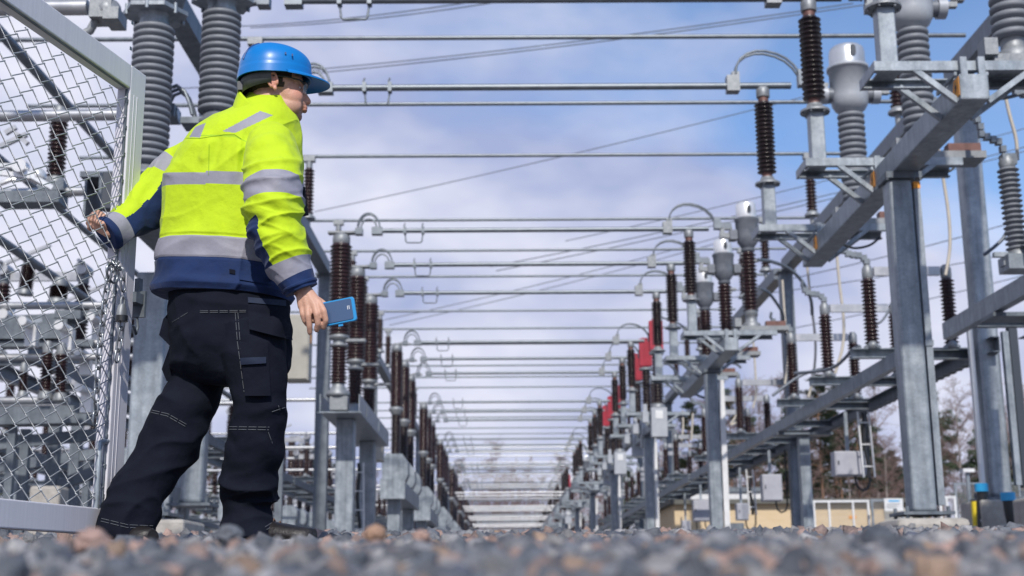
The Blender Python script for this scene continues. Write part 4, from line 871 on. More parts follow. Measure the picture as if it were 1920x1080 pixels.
def skin_rings(mb,rings,zone,disp,nseg,cap0=True,cap1=True,pw=1.0):
    # rings: (centre, u, v, t) ; surface point = c+u cos+v sin, pushed outward by disp
    V=[]
    for c,u,v,t in rings:
        row=[]
        for k in range(nseg):
            a=6.28319*k/nseg; ca,sa=math.cos(a),math.sin(a)
            d=u*math.copysign(abs(ca)**pw,ca)+v*math.copysign(abs(sa)**pw,sa); p=c+d; nn=d.normalized()
            row.append(p+nn*disp(p,t,a,nn))
        V.append(row)
    o=len(mb.v); mb.v.extend([tuple(p) for r_ in V for p in r_])
    for i in range(len(V)-1):
        for k in range(nseg):
            k2=(k+1)%nseg; mb.f.append((o+i*nseg+k,o+i*nseg+k2,o+(i+1)*nseg+k2,o+(i+1)*nseg+k)); mb.sm.append(True)
            pc=(V[i][k]+V[i+1][k2])*.5; nn=(pc-(rings[i][0]+rings[i+1][0])*.5).normalized()
            mb.mi.append(zone(pc,(rings[i][3]+rings[i+1][3])*.5,nn))
    if cap0: mb.f.append(tuple(o+k for k in range(nseg-1,-1,-1))); mb.sm.append(False); mb.mi.append(0)
    if cap1: mb.f.append(tuple(o+(len(V)-1)*nseg+k for k in range(nseg))); mb.sm.append(False); mb.mi.append(mb.mi[-2])
    return V
def limb_rings(rows,n,flat=1.0,tilt_last=None):
    rs=crom(rows,n); cs=[]
    for r_ in rs:
        c=P(r_[0],r_[1],r_[2]); cs.append((c,r_[3]/F_PX*c.dot(_fw)))
    out_=[]
    for i,(c,rad) in enumerate(cs):
        T_=(cs[min(i+1,n)][0]-cs[max(i-1,0)][0]).normalized()
        if tilt_last and i>n-tilt_last: T_=T_.lerp(Vector((0,0,-1)),(i-n+tilt_last)/tilt_last).normalized()
        v=Vector((0,1,0)); v=(v-T_*v.dot(T_)).normalized(); u=T_.cross(v).normalized()
        out_.append((c,u*rad,v*rad*flat,i/n))
    return out_
HIV,NAVY,REFL,SEAM=range(4)
CLO=[]
def cloth(name,col,rough,bs,strength,var=.06,sheen=.08):
    m=mat(name,col,rough,0,var=var,scale=10,spec=.25); n=m.node_tree.nodes;l=m.node_tree.links; p=n['Principled BSDF']; p.inputs['Sheen Weight'].default_value=sheen
    t=n.new('ShaderNodeTexCoord'); a=n.new('ShaderNodeTexNoise'); a.inputs['Scale'].default_value=bs; a.inputs['Detail'].default_value=5; a.inputs['Distortion'].default_value=.2; l.new(t.outputs['Object'],a.inputs[0])
    w1=n.new('ShaderNodeTexNoise'); w1.inputs['Scale'].default_value=420; l.new(t.outputs['Object'],w1.inputs[0])
    b1=n.new('ShaderNodeBump'); b1.inputs['Strength'].default_value=strength; b1.inputs['Distance'].default_value=.02; l.new(a.outputs[0],b1.inputs['Height'])
    b2=n.new('ShaderNodeBump'); b2.inputs['Strength'].default_value=.12; b2.inputs['Distance'].default_value=.002; l.new(w1.outputs[0],b2.inputs['Height']); l.new(b1.outputs[0],b2.inputs['Normal']); l.new(b2.outputs[0],p.inputs['Normal'])
    return m
M_HIV=cloth('hi_vis_fabric',(.42,.575,.011),.75,15,.45,.07); M_NAVY=cloth('navy_fabric',(.007,.022,.082),.8,14,.4,.15); M_TRO=cloth('dark_trouser_fabric',(.0062,.0080,.0150),.9,12,.45,.2,.0); M_TRO.node_tree.nodes['Principled BSDF'].inputs['Specular IOR Level'].default_value=.12; M_STRAP=cloth('dark_navy_strap',(.012,.020,.045),.7,14,.2,.1)
M_REFL=mat('reflective_tape',(.235,.235,.285),.6,.0,var=.07,scale=20,bump=.08,bscale=60); M_SEAM=mat('seam_thread',(.13,.14,.16),.8)
M_HSEAM=mat('hi_vis_seam',(.28,.46,.01),.8)
JM=[M_HIV,M_NAVY,M_REFL,M_HSEAM]
# --- jacket
jk=MB()
TOR=[(172,478,530,4.22,.05),(190,462,540,4.22,.085),(205,440,548,4.22,.11),(222,398,552,4.22,.13),(240,370,556,4.225,.145),(262,352,560,4.225,.155),(295,337,560,4.23,.162),(340,323,558,4.23,.165),(390,315,550,4.23,.163),(440,311,543,4.23,.160),(480,308,538,4.225,.157),(520,302,537,4.22,.157),(545,297,536,4.22,.158),(558,296,533,4.22,.155)]
rings=[]
for r_ in crom(TOR,280):
    y,xl,xr,Y,dp=r_; yy=y; sl=.05                                # hem and bands sag a little to the right
    a=P(xl,y-2,Y+.05); b_=P(xr,y+4,Y-.05); c=(a+b_)/2; u=(b_-a)/2; kz=.40 if y<255 else (.40-.30*(y-255)/105 if y<360 else max(0,.10-.10*(y-360)/80)); v=Vector((.04,dp,kz*dp)); rings.append((c,u,v,y))
def tor_disp(p,t,a,nn):
    d=.010*nse(p,5,(1,1,.8),3)+.0045*nse(p,11,(1.3,1,.6),9)+.007*crease(p,(.25,0,1),2.5,9,3)+.006*crease(p,(1,0,.35),2.2,10,8)*max(0,min(1,(t-380)/80))
    d+=.006*max(0,1-abs(t-548)/14)*(1 if True else 0)            # bloused hem
    d+=.005*math.sin(p.z*46+2.2*nse(p,4,(1,1,1),1)*3)*max(0,nse(p,3.2,(1,1,1),5))*1.6
    px,py=proj(p); fold=lambda x0,y0,x1,y1,w_: math.exp(-((abs((x1-x0)*(y0-py)-(x0-px)*(y1-y0))/math.hypot(x1-x0,y1-y0))/w_)**2)*math.exp(-(max(0,abs(((px-x0)*(x1-x0)+(py-y0)*(y1-y0))/((x1-x0)**2+(y1-y0)**2)-.5)-.35)/.25)**2)
    if nn.y<.2:
        d+=.010*fold(395,262,380,300,8)-.008*fold(410,260,398,310,8)+.008*fold(450,262,440,330,9)-.009*fold(462,250,455,310,8)+.008*fold(330,300,320,330,10)+.007*fold(330,520,520,540,10)
        d-=.0035*(abs(t-461)<2.2)+.0035*(abs(t-501)<2.2)
    return d
def tor_zone(p,t,nn):
    px,py=proj(p); fr_=nn.y<.35
    if (335 if px<387 else 331)<t<(364 if px<387 else 361): return REFL
    if 463<t<500: return REFL
    if t>=500: return NAVY
    if fr_:
        def inq(q): 
            s_=[(q[(i+1)%4][0]-q[i][0])*(py-q[i][1])-(q[(i+1)%4][1]-q[i][1])*(px-q[i][0]) for i in range(4)]; return all(v>=0 for v in s_) or all(v<=0 for v in s_)
        if inq([(417,246),(441,249),(512,216),(488,208)]) or inq([(355,257),(375,258),(386,230),(366,238)]): return REFL
        if abs(py-(254+max(0,(px-400))*.02+max(0,px-440)*.5))<1.3 and 355<px<462: return SEAM
    return HIV
skin_rings(jk,rings,tor_zone,tor_disp,300,pw=.86)
# collar: a raised band, tilted with the neck
CO=[((497,242),(60,33),.115),((498,230),(56,35),.108),((501,215),(51,38),.10),((502,207),(49,39),.096),((502.5,205),(46,37),.088),((501,216),(43,34),.082)]
rings=[]
for r_ in crom([(c[0],c[1],h_[0],h_[1],d) for c,h_,d in CO],24):
    c=P(r_[0],r_[1],4.215); u=P(r_[0]+r_[2],r_[1]+r_[3],4.20)-c; rings.append((c,u,Vector((.02,r_[4],.028)),0))
skin_rings(jk,rings,lambda p,t,n_:HIV,lambda p,t,a,n_:.006*nse(p,14,(1,1,1),2),72,False,False,.95)
# right sleeve
RA=[(503,258,4.14,27),(508,280,4.09,45),(511,308,4.04,54),(512,345,3.99,56),(514,392,3.97,55),(520,430,3.965,50),(533,470,3.965,46),(546,505,3.97,41),(556,526,3.975,37.5),(564,545,3.98,33)]
def ra_disp(p,t,a,nn):
    e=math.exp(-((t-.52)/.10)**2); d=.007*nse(p,9,(1,1,1),7)+.004*nse(p,20,(1,1,1.5),2)
    d+=e*(.013*math.sin(p.z*105+p.x*38+2.5*nse(p,7))*(.5+.5*nn.x*-1+.3))*.5+.010*crease(p,(1,0,.45),3,13,5)*min(1,t*3)
    d+=.006*crease(p,(1,0,-.3),3,16,2)*math.exp(-((t-.6)/.25)**2)
    d+=.012*math.exp(-((t-.06)/.06)**2)
    d+=.004*(abs(t-.945)<.012); return d
def ra_zone(p,t,nn):
    if .345<t<.425: return REFL
    if .735<t<.855: return REFL
    if t>=.855: return NAVY
    px,py=proj(p)
    if t>.50 and nn.x<-.55: return NAVY
    return HIV
skin_rings(jk,limb_rings(RA,200,1.0),ra_zone,ra_disp,120)
# left sleeve
LA=[(392,280,4.32,34),(366,292,4.36,36),(338,310,4.38,36.5),(314,332,4.36,38),(294,362,4.33,42),(272,388,4.29,42),(250,408,4.25,38),(228,423,4.20,32),(210,433,4.17,28),(198,440,4.155,25)]
def la_disp(p,t,a,nn):
    d=.008*nse(p,10,(1,1,1),4)+.003*nse(p,24,(1,1,1),1); s_=math.exp(-((t-.55)/.16)**2)
    d+=s_*.004*math.sin(p.x*80-p.z*30+3*nse(p,6,(1,1,1),8))+.010*crease(p,(.5,0,.9),3,13,6); d+=.008*math.exp(-((t-.95)/.05)**2); return d
def la_zone(p,t,nn):
    if .25<t<.37: return REFL
    if .80<t<.905: return REFL
    if t>=.905: return NAVY
    if t>.34 and nn.dot(Vector((.62,-.1,-.78)))>.12+.25*(t<.60)*(t-.45)*2: return NAVY
    return HIV
skin_rings(jk,limb_rings(LA,200,.95),la_zone,la_disp,150)
jacket=pm(jk,'jacket',JM)
def quadpatch(name,corners,mat_,bvh,off,nx=10,ny=10,th=.004,parent=None):
    mb=MB(); top=[];low=[]
    for j in range(ny+1):
        for i in range(nx+1):
            u_,v_=i/nx,j/ny; px=(1-v_)*((1-u_)*corners[0][0]+u_*corners[1][0])+v_*((1-u_)*corners[3][0]+u_*corners[2][0]); py=(1-v_)*((1-u_)*corners[0][1]+u_*corners[1][1])+v_*((1-u_)*corners[3][1]+u_*corners[2][1])
            o_=off(u_,v_) if callable(off) else off
            h=bvh.ray_cast(Vector((0,0,0)),ray(px,py).normalized()); p=h[0] if h[0] else P(px,py,lastY[0]); lastY[0]=p.y
            dr=ray(px,py).normalized(); top.append(p-dr*o_); low.append(p-dr*(o_-th))
    n=nx+1; mb.add(top,[(j*n+i,j*n+i+1,(j+1)*n+i+1,(j+1)*n+i) for j in range(ny) for i in range(nx)],True)
    mb.add(low,[(j*n+i,(j+1)*n+i,(j+1)*n+i+1,j*n+i+1) for j in range(ny) for i in range(nx)],True)
    ed=[i for i in range(n)]+[j*n+nx for j in range(1,ny+1)]+[ny*n+i for i in range(nx-1,-1,-1)]+[j*n for j in range(ny-1,0,-1)]
    mb.add([v for k in ed for v in(top[k],low[k])],[(2*i,2*i+1,2*((i+1)%len(ed))+1,2*((i+1)%len(ed))) for i in range(len(ed))])
    return pm(mb,name,mat_,parent)
lastY=[4.1]
def bvh_of(mb_v,mb_f): return BVHTree.FromPolygons([Vector(v)+BASE for v in mb_v],mb_f)
JB=bvh_of(jk.v,jk.f)
quadpatch('hem_tab',[(430,504),(441,506),(441,514),(430,512)],M_TRO,JB,.004,4,4,.003,jacket)
quadpatch('hem_tab',[(448,507),(508,522),(508,534),(449,524)],M_NAVY,JB,.006,8,3,.004,jacket)
mb=MB(); mb.prism([P(563,352,4.02),P(571,350,4.03),P(578,402,4.06),P(563,405,4.05),P(558,385,4.03)],0,(.0,.012,0)); pm(mb,'open_front_edge',M_TRO,jacket)
# --- trousers
tr=MB()
PEL=[(540,330,528,4.22,.13),(575,327,531,4.215,.138),(610,326,533,4.21,.138),(650,330,532,4.20,.13),(690,332,534,4.20,.10),(716,365,505,4.20,.07),(724,400,470,4.2,.04)]
rings=[]
for y,xl,xr,Y,dp in crom(PEL,80):
    a=P(xl,y,Y+.05);b_=P(xr,y,Y-.06); rings.append(((a+b_)/2,(b_-a)/2,Vector((.05,dp,0)),y))
def tro_d(p,t,a,nn):
    px,py=proj(p); d=.008*nse(p,7,(1,1,1),3)+.004*nse(p,17,(1,1,1.6),6)
    d+=.009*crease(p,(.8,0,-.5),2.5,9,4)+.006*crease(p,(.3,0,1),2.5,10,7)
    return d
skin_rings(tr,rings,lambda p,t,n_:0,tro_d,180,pw=.9)
LL=[(376,612,4.25,50),(371,665,4.26,50),(366,712,4.26,48),(351,756,4.255,51),(331,800,4.25,54),(311,842,4.24,51),(287,882,4.22,47),(262,920,4.20,49),(246,950,4.18,51),(237,980,4.175,54),(235,1012,4.17,55)]
RL=[(474,612,4.13,61),(479,670,4.12,60),(485,730,4.12,54),(487,778,4.125,51),(481,828,4.14,53),(470,874,4.165,50),(468,905,4.18,54),(462,935,4.195,47),(463,968,4.2,48),(466,1010,4.2,54)]
def leg_d(p,t,a,nn,side):
    d=.007*nse(p,8,(1,1,1),5)+.004*nse(p,19,(1,1,1.5),8)
    if side==0:
        d+=.010*math.exp(-((t-.36)/.10)**2)*.3*math.sin(p.z*60+p.x*55+2.5*nse(p,5))+.012*crease(p,(1,0,.45),2.4,9.5,3)
        d+=.011*crease(p,(1,0,-.15),2.4,10,9)*max(0,min(1,(t-.5)*4))
        d+=.012*max(0,nn.x)*math.exp(-((t-.50)/.07)**2)
    else:
        d+=.010*math.exp(-((t-.42)/.12)**2)*.3*math.sin(p.z*58+p.x*40+3*nse(p,5,(1,1,1),9))+.009*crease(p,(1,0,.5),2.4,9,11)
        d+=.018*math.exp(-((t-.76)/.20)**2)*crease(p,(1,0,-.2),2.4,11,1)
        d+=.022*max(0,nn.x)*math.exp(-((t-.77)/.035)**2)-.012*max(0,nn.x)*math.exp(-((t-.70)/.03)**2)-.010*max(0,nn.x)*math.exp(-((t-.86)/.04)**2)
        d+=.012*max(0,-nn.x)*math.exp(-((t-.66)/.06)**2)
    return d
skin_rings(tr,limb_rings(LL,170,1.0,30),lambda p,t,n_:0,lambda p,t,a,n_:leg_d(p,t,a,n_,0),110)
skin_rings(tr,limb_rings(RL,170,1.0,24),lambda p,t,n_:0,lambda p,t,a,n_:leg_d(p,t,a,n_,1),110)
def remeshed(me,vox,it):
    t_=bpy.data.objects.new('tmp',me); COL.objects.link(t_); q=t_.modifiers.new('r','REMESH'); q.mode='VOXEL'; q.voxel_size=vox; q.use_smooth_shade=True; s_=t_.modifiers.new('s','SMOOTH'); s_.factor=.5; s_.iterations=it
    bpy.context.view_layer.update(); r_=bpy.data.meshes.new_from_object(t_.evaluated_get(bpy.context.evaluated_depsgraph_get())); bpy.data.objects.remove(t_)
    for p in r_.polygons: p.use_smooth=True
    return r_
tr.v=[tuple(Vector(v)-BASE) for v in tr.v]; tme=remeshed(tr.mesh('trousers_raw',[M_TRO]),.0045,5); tme.name='trousers'
tme.materials.clear(); tme.materials.append(M_TRO); trousers=link('trousers',tme,person)
TB=bvh_of([v.co[:] for v in tme.vertices],[tuple(p.vertices) for p in tme.polygons])
lastY[0]=4.05
quadpatch('holster_pocket',[(464,556),(536,566),(549,638),(467,617)],M_TRO,TB,lambda u_,v_:.010+.028*v_*(.3+.7*u_),10,10,.006,trousers)
quadpatch('belt_loop_strap',[(465,557),(536,563),(537,574),(465,567)],M_STRAP,TB,lambda u_,v_:.018,10,3,.004,trousers)
quadpatch('thigh_pocket',[(449,640),(502,645),(508,742),(459,742)],M_TRO,TB,lambda u_,v_:.008+.012*v_,8,10,.005,trousers)
quadpatch('pocket_strap',[(450,671),(499,669),(499,681),(451,684)],M_STRAP,TB,lambda u_,v_:.021,6,3,.003,trousers)
mb=MB(); mb.prism([P(332,568,4.22),P(334,640,4.22),P(322,652,4.20),P(298,628,4.19),P(306,598,4.20)],0,(.01,.05,0)); mb.prism([P(334,640,4.23),P(332,722,4.23),P(312,714,4.21),P(303,692,4.20),P(316,655,4.21)],0,(.01,.05,0)); pm(mb,'side_pocket',M_TRO,trousers)
def stitches(lines,name,bvh,parent,r_=.0008,m=M_SEAM,dash=True):
    mb=MB()
    for ln in lines:
        pts=[]
        for (x0,y0),(x1,y1) in zip(ln[:-1],ln[1:]):
            n=max(2,int(math.hypot(x1-x0,y1-y0)/3))
            for i in range(n):
                px=x0+(x1-x0)*i/n;py=y0+(y1-y0)*i/n; h=bvh.ray_cast(Vector((0,0,0)),ray(px,py).normalized())
                if h[0] and h[0].y<4.6: pts.append(h[0]-ray(px,py).normalized()*.0025)
        for i in range(0,len(pts)-1):
            if dash and i%6==5: continue
            mb.tube([pts[i],pts[i+1]],r_,4)
    return pm(mb,name,m,parent)
TB2=TB
stitches([[(375,583),(464,582)],[(375,586),(464,585)],[(323,604),(357,583)],[(441,586),(445,640),(458,738)],[(446,586),(450,640),(462,736)],[(450,650),(500,657)],[(450,654),(500,661)],[(281,768),(315,776),(352,797)],[(279,772),(313,780),(350,801)],[(430,800),(508,801)],[(429,805),(507,806)],[(190,972),(240,984),(290,986)],[(189,977),(238,989),(290,991)],[(497,988),(518,975)],[(500,993),(521,980)],[(510,772),(541,762)],[(522,760),(526,774)],[(503,810),(512,834)]],'seam_stitching',TB,trousers)
stitches([[(340,259),(375,259),(420,252),(440,252),(455,262)],[(392,270),(391,330)]],'seam_stitching',JB,jacket,.0008,M_HSEAM,False)
# --- phone
c=[P(598,569,3.975),P(655,557.5,3.965),P(665,602,3.96),P(606,613,3.97)]
r0=(c[0]+c[1]+c[2]+c[3])/4; phone=thing('phone','blue-cased smartphone in the worker\'s right hand, dark screen facing back','phone',r0)
ex=(c[1]-c[0]).normalized(); ez=(c[0]-c[3]); ez=(ez-ex*ez.dot(ex)).normalized(); ey=ex.cross(ez); w2=(c[1]-c[0]).length/2+.012; h2=(c[0]-c[3]).length/2
if ey.y>0: ey=-ey
def slab(x0,x1,z0,z1,y0,y1,rad,n=5):
    poly=[]
    for cx,cz,a0 in((x1-rad,z1-rad,0),(x0+rad,z1-rad,90),(x0+rad,z0+rad,180),(x1-rad,z0+rad,270)):
        for i in range(n+1): a=R_(a0+90*i/n); poly.append((cx+rad*math.cos(a),cz+rad*math.sin(a)))
    mb=MB(); mb.prism([ex*x+ez*z+ey*y0 for x,z in poly],0,ey*(y1-y0)); return mb
cs=link('case',bevelled(slab(-w2,w2,-h2,h2,-.008,.004,.008).mesh('case',mat('phone_case',(.006,.22,.50),.35)),.0015),phone)
sc_=link('screen',slab(-w2+.002,w2-.009,-h2+.006,h2-.005,.0042,.0062,.006).mesh('screen',mat('phone_screen',(.045,.085,.17),.2,spec=.6)),phone)  # bluish reflection on the glass is put into the base colour
mb=MB()
for x in(w2-.024,w2-.019): mb.prism([ex*a+ez*b_+ey*.0063 for a,b_ in((x,-.004+h2*.1),(x+.0018,-.004+h2*.1),(x+.0018,.008+h2*.1),(x,.008+h2*.1))],0,ey*.0003)
link('white_mark',mb.mesh('white_mark',WHITE),sc_)
mb=MB(); mb.prism([ex*a+ez*b_ for a,b_ in((.0,-h2-.008),(.014,-h2-.008),(.014,-h2),(.0,-h2))],0,ey*-.006); link('clip',mb.mesh('clip',MATS['phone_case']),phone)
# --- body: head, neck, limbs and hands as one remeshed skin
bd=MB()
HO=P(515,153,4.13)                                              # ear
hf=Vector((.985,.02,.09)); hf=(Matrix.Rotation(R_(12),3,'Z')@hf).normalized(); hs=hf.cross(Vector((0,0,1))).normalized(); hu=hs.cross(hf).normalized()
HC=HO-hs*.078                                                   # middle of the head, hs points to the camera side
def H_(f_,s_,u_): return HC+hf*f_+hs*s_+hu*u_
HM=Matrix((hf,hs,hu)).transposed()
def ell(c,r_,rot=None,n=20,m=14):
    M=HM if rot is None else HM@rot; vs=[]
    for i in range(m+1):
        for k in range(n): vs.append(H_(*c)+M@Vector((r_[0]*math.sin(math.pi*i/m)*math.cos(6.28319*k/n),r_[1]*math.sin(math.pi*i/m)*math.sin(6.28319*k/n),r_[2]*math.cos(math.pi*i/m))))
    bd.add(vs,[(i*n+k,(i+1)*n+k,(i+1)*n+(k+1)%n,i*n+(k+1)%n) for i in range(m) for k in range(n)],True)
RY=lambda d:Matrix.Rotation(R_(d),3,'Y')
ell((.005,0,.045),(.096,.076,.088)); ell((.048,0,-.02),(.052,.060,.075)); ell((.035,0,-.062),(.052,.054,.045),RY(25)); ell((.070,0,-.098),(.022,.026,.019))
ell((.062,0,-.085),(.03,.036,.02)); ell((.075,0,.022),(.028,.058,.03)); ell((.092,0,.010),(.013,.034,.009))
for s_ in(-1,1):
    ell((.058,.034*s_,-.036),(.038,.026,.036)); ell((.087,.028*s_,.012),(.012,.018,.007),RY(10)); ell((.105,.010*s_,-.046),(.010,.008,.008)); ell((.048,.034*s_,-.068),(.042,.022,.034))
ell((.080,0,-.055),(.028,.030,.022))
for i in range(7): t=i/6; ell((.094+.020*t,0,.0-.043*t),(.009+.003*t,.009+.004*t,.012))
ell((.114,0,-.043),(.011,.012,.010)); ell((.1035,0,-.067),(.009,.020,.0065)); ell((.1015,0,-.077),(.009,.018,.0065)); ell((.098,0,-.060),(.010,.014,.008))
# ears
for s_ in(-1,1):
    for k in range(15):
        a=R_(-60+k*19); ell((-.002-.017*math.cos(a)*.9-.004,.083*s_,.002+.029*math.sin(a)*(1 if math.sin(a)>0 else .8)),(.0052,.0055,.0052),n=8,m=6)
    ell((-.004,.077*s_,.0),(.015,.006,.024)); ell((.006,.080*s_,-.006),(.006,.006,.009)); ell((.0,.080*s_,-.025),(.007,.006,.008))
def cap(p0,p1,r0,r1,n=14,k=7):
    p0=Vector(p0);p1=Vector(p1); pts=[p0.lerp(p1,i/k) for i in range(k+1)]; bd.tube(pts,1.0,n,taper=[r0+(r1-r0)*i/k for i in range(k+1)]); bd.sphere(p0,r0*.99,n,8); bd.sphere(p1,r1*.99,n,8)
cap(H_(-.015,0,-.03),H_(-.05,-.0,-.20),.060,.066,20)
nb=H_(-.05,0,-.19); hip=P(428,590,4.22); chest=P(440,330,4.24)
cap(nb,chest,.055,.10,16); cap(chest,hip,.10,.10,16)
def limb(pts): 
    for (a,ra),(b_,rb) in zip(pts[:-1],pts[1:]): cap(a,b_,ra,rb,14)
limb([(P(503,285,4.12),.04),(P(515,410,3.98),.042),(P(556,522,3.98),.030),(P(567,548,3.98),.026)])
limb([(P(385,292,4.34),.035),(P(290,370,4.33),.035),(P(222,426,4.19),.030),(P(204,428,4.165),.025)])
limb([(P(470,610,4.16),.065),(P(484,790,4.13),.05),(P(465,960,4.2),.042)]); limb([(P(392,610,4.26),.065),(P(335,795,4.25),.055),(P(242,960,4.18),.042)])
# right hand: back of the hand to the camera, fingers curled down over the phone
def hp(px,py,dy=0): return P(px,py,3.965+dy)
for (a,b_,ra,rb) in ((hp(566,546),hp(566,574,-.004),.021,.014),(hp(570,546),hp(577,573,-.010),.021,.015),(hp(574,546),hp(588,571,-.012),.020,.015),(hp(577,547),hp(597,569,-.008),.018,.014),(hp(570,556,.008),hp(586,568,.006),.017,.015)): cap(a,b_,ra,rb,12,5)
for pts,r0 in (([hp(566,572,-.006),hp(567,589,-.012),hp(571,602,-.004),hp(576,609,.006)],.0098),([hp(577,571,-.012),hp(578,592,-.022),hp(580,611,-.014),hp(581,624,-.002)],.0112),([hp(589,569,-.014),hp(594,589,-.026),hp(596,607,-.018),hp(594,619,-.004)],.0116),([hp(598,567,-.010),hp(607,583,-.026),hp(611,601,-.020),hp(607,614,-.006)],.0112)):
    for i in range(3): cap(pts[i],pts[i+1],r0*(1-.09*i),r0*(1-.09*(i+1)),12,4)
cap(hp(578,588,.0),hp(604,588,.002),.013,.012,12,5); cap(hp(580,600,.004),hp(602,602,.004),.010,.010,12,5)
limb([(hp(583,556,.02),.014),(hp(600,566,.035),.0125),(hp(613,575,.030),.0105),(hp(622,583,.020),.0095)])
# left hand: gripping the mesh
def lp(px,py,dy=0): return P(px,py,4.15+dy)
for a,b_ in ((lp(204,424),lp(191,404,-.005)),(lp(203,428),lp(184,409,-.008)),(lp(203,432),lp(179,415,-.006)),(lp(204,437),lp(177,424,.0))): cap(a,b_,.017,.0125,10,4)
for pts,r0 in (([lp(191,403,-.005),lp(183,397,-.012),lp(174,401,-.004),lp(175,408,.012)],.0088),([lp(184,408,-.010),lp(174,403,-.016),lp(167,409,-.008),lp(168,416,.008)],.0092),([lp(179,415,-.008),lp(170,412,-.014),lp(164,418,-.006),lp(167,424,.010)],.0088),([lp(177,424,-.002),lp(170,423,-.008),lp(166,428,.0),lp(171,432,.012)],.0078)):
    for i in range(3): cap(pts[i],pts[i+1],r0*(1-.08*i),r0*(1-.08*(i+1)),10,3)
limb([(lp(200,428,-.012),.012),(lp(194,420,-.028),.011),(lp(185,417,-.030),.0095),(lp(179,413,-.026),.0085)])
me=bd.mesh('body_raw',[]); tmp=bpy.data.objects.new('tmp',me); COL.objects.link(tmp)
rm=tmp.modifiers.new('r','REMESH'); rm.mode='VOXEL'; rm.voxel_size=.0031; sm_=tmp.modifiers.new('s','SMOOTH'); sm_.factor=.5; sm_.iterations=6
bpy.context.view_layer.update(); dg=bpy.context.evaluated_depsgraph_get(); bm_=bpy.data.meshes.new_from_object(tmp.evaluated_get(dg)); bpy.data.objects.remove(tmp); 
nV=len(bm_.vertices); co=np.empty(nV*3,np.float32); bm_.vertices.foreach_get('co',co); co=co.reshape(-1,3)
hc=np.array(HC);loc=(co-hc)@np.array([list(hf),list(hs),list(hu)]).T
base=np.array([.50,.285,.205]); colr=np.tile(base,(nV,1))
def gauss(c,r_): return np.exp(-(((loc-np.array(c))/np.array(r_))**2).sum(1))[:,None]
colr=colr+gauss((.105,0,-.072),(.010,.022,.011))*np.array([-.02,-.13,-.085])
colr=colr+gauss((.12,0,-.043),(.018,.02,.015))*np.array([.03,-.05,-.035])+gauss((.07,.045,-.03),(.03,.03,.025))*np.array([.02,-.045,-.03])+gauss((.07,-.045,-.03),(.03,.03,.025))*np.array([.02,-.045,-.03])
for s_ in(-1,1): colr=colr+gauss((-.005,.083*s_,.0),(.024,.014,.034))*np.array([.04,-.055,-.045])
st=(gauss((.07,0,-.10),(.05,.07,.028))+gauss((.098,0,-.057),(.012,.03,.007))).clip(0,1); colr=colr*(1-.5*st)
cl=np.concatenate([colr.clip(.01,1),np.ones((nV,1))],1).astype(np.float32)
for p in bm_.polygons: p.use_smooth=True
bm_.transform(Matrix.Translation(-BASE)); ca=bm_.color_attributes.new('skin','FLOAT_COLOR','POINT'); ca.data.foreach_set('color',cl.ravel())
SK=mat('skin',(.5,.285,.2),.5,spec=.4,bump=.12,bscale=240); nn=SK.node_tree.nodes; at=nn.new('ShaderNodeAttribute'); at.attribute_name='skin'; SK.node_tree.links.new(at.outputs['Color'],nn['Principled BSDF'].inputs['Base Color']); nn['Principled BSDF'].inputs['Subsurface Weight'].default_value=.08; nn['Principled BSDF'].inputs['Subsurface Radius'].default_value=(.01,.004,.002)
bm_.materials.clear(); bm_.materials.append(SK); body=link('body',bm_,person)
# eyes, brows, hair
HAIR=mat('dark_hair',(.028,.018,.013),.6,0,var=.4,scale=60,bump=.6,bscale=260)
for s_ in(-1,1):
    mb=MB(); mb.sphere(H_(.0805,.030*s_,-.006),.0118,16,10); e_=pm(mb,'eye',mat('eye_white',(.55,.52,.50),.15),body)
    mb=MB(); d=(hf+hs*.12*s_).normalized(); mb.lathe([(.0052,.0112),(.005,.0121),(.002,.0124)],c=H_(.0805,.030*s_,-.006),axis=d,n=14); pm(mb,'iris',mat('iris_blue',(.04,.07,.09),.1),e_)
    mb=MB()
    for up_ in(1,): mb.tube([H_(.079+.0135*math.cos(a)*.9,.030*s_+.0145*math.sin(a),-.006+.0045*up_) for a in [R_(-80+20*i) for i in range(9)]],.0026,6)
    mb.tube([H_(.079+.0135*math.cos(a)*.9,.030*s_+.0145*math.sin(a),-.006-.0058) for a in [R_(-80+20*i) for i in range(9)]],.0024,6); pm(mb,'eyelid',mat('eyelid',(.40,.22,.165),.5),body)
    mb=MB(); mb.tube([H_(.101,.012*s_,.0125),H_(.1005,.026*s_,.0165),H_(.090,.042*s_,.0145),H_(.080,.049*s_,.009)],.0035,6,taper=[.8,1.1,1,.4]); pm(mb,'eyebrow',HAIR,body)
mb=MB(); n,m=72,60; vs=[];ok=[]
for i in range(m+1):
    for k in range(n):
        v=Vector((.0975*math.sin(math.pi*i/m)*math.cos(6.28319*k/n),.0775*math.sin(math.pi*i/m)*math.sin(6.28319*k/n),.0895*math.cos(math.pi*i/m))); q=(v.x+.005,v.y,v.z+.045); vs.append(H_(*q))
        ok.append(q[2]>.02 and q[0]<.065 or (q[0]<.035 and q[2]>-.012) or (q[0]<-.025 and q[2]>-.05))
mb.add(vs,[(i*n+k,(i+1)*n+k,(i+1)*n+(k+1)%n,i*n+(k+1)%n) for i in range(m) for k in range(n) if ok[i*n+k] and ok[(i+1)*n+(k+1)%n]],True)
pm(mb,'hair',HAIR,body)
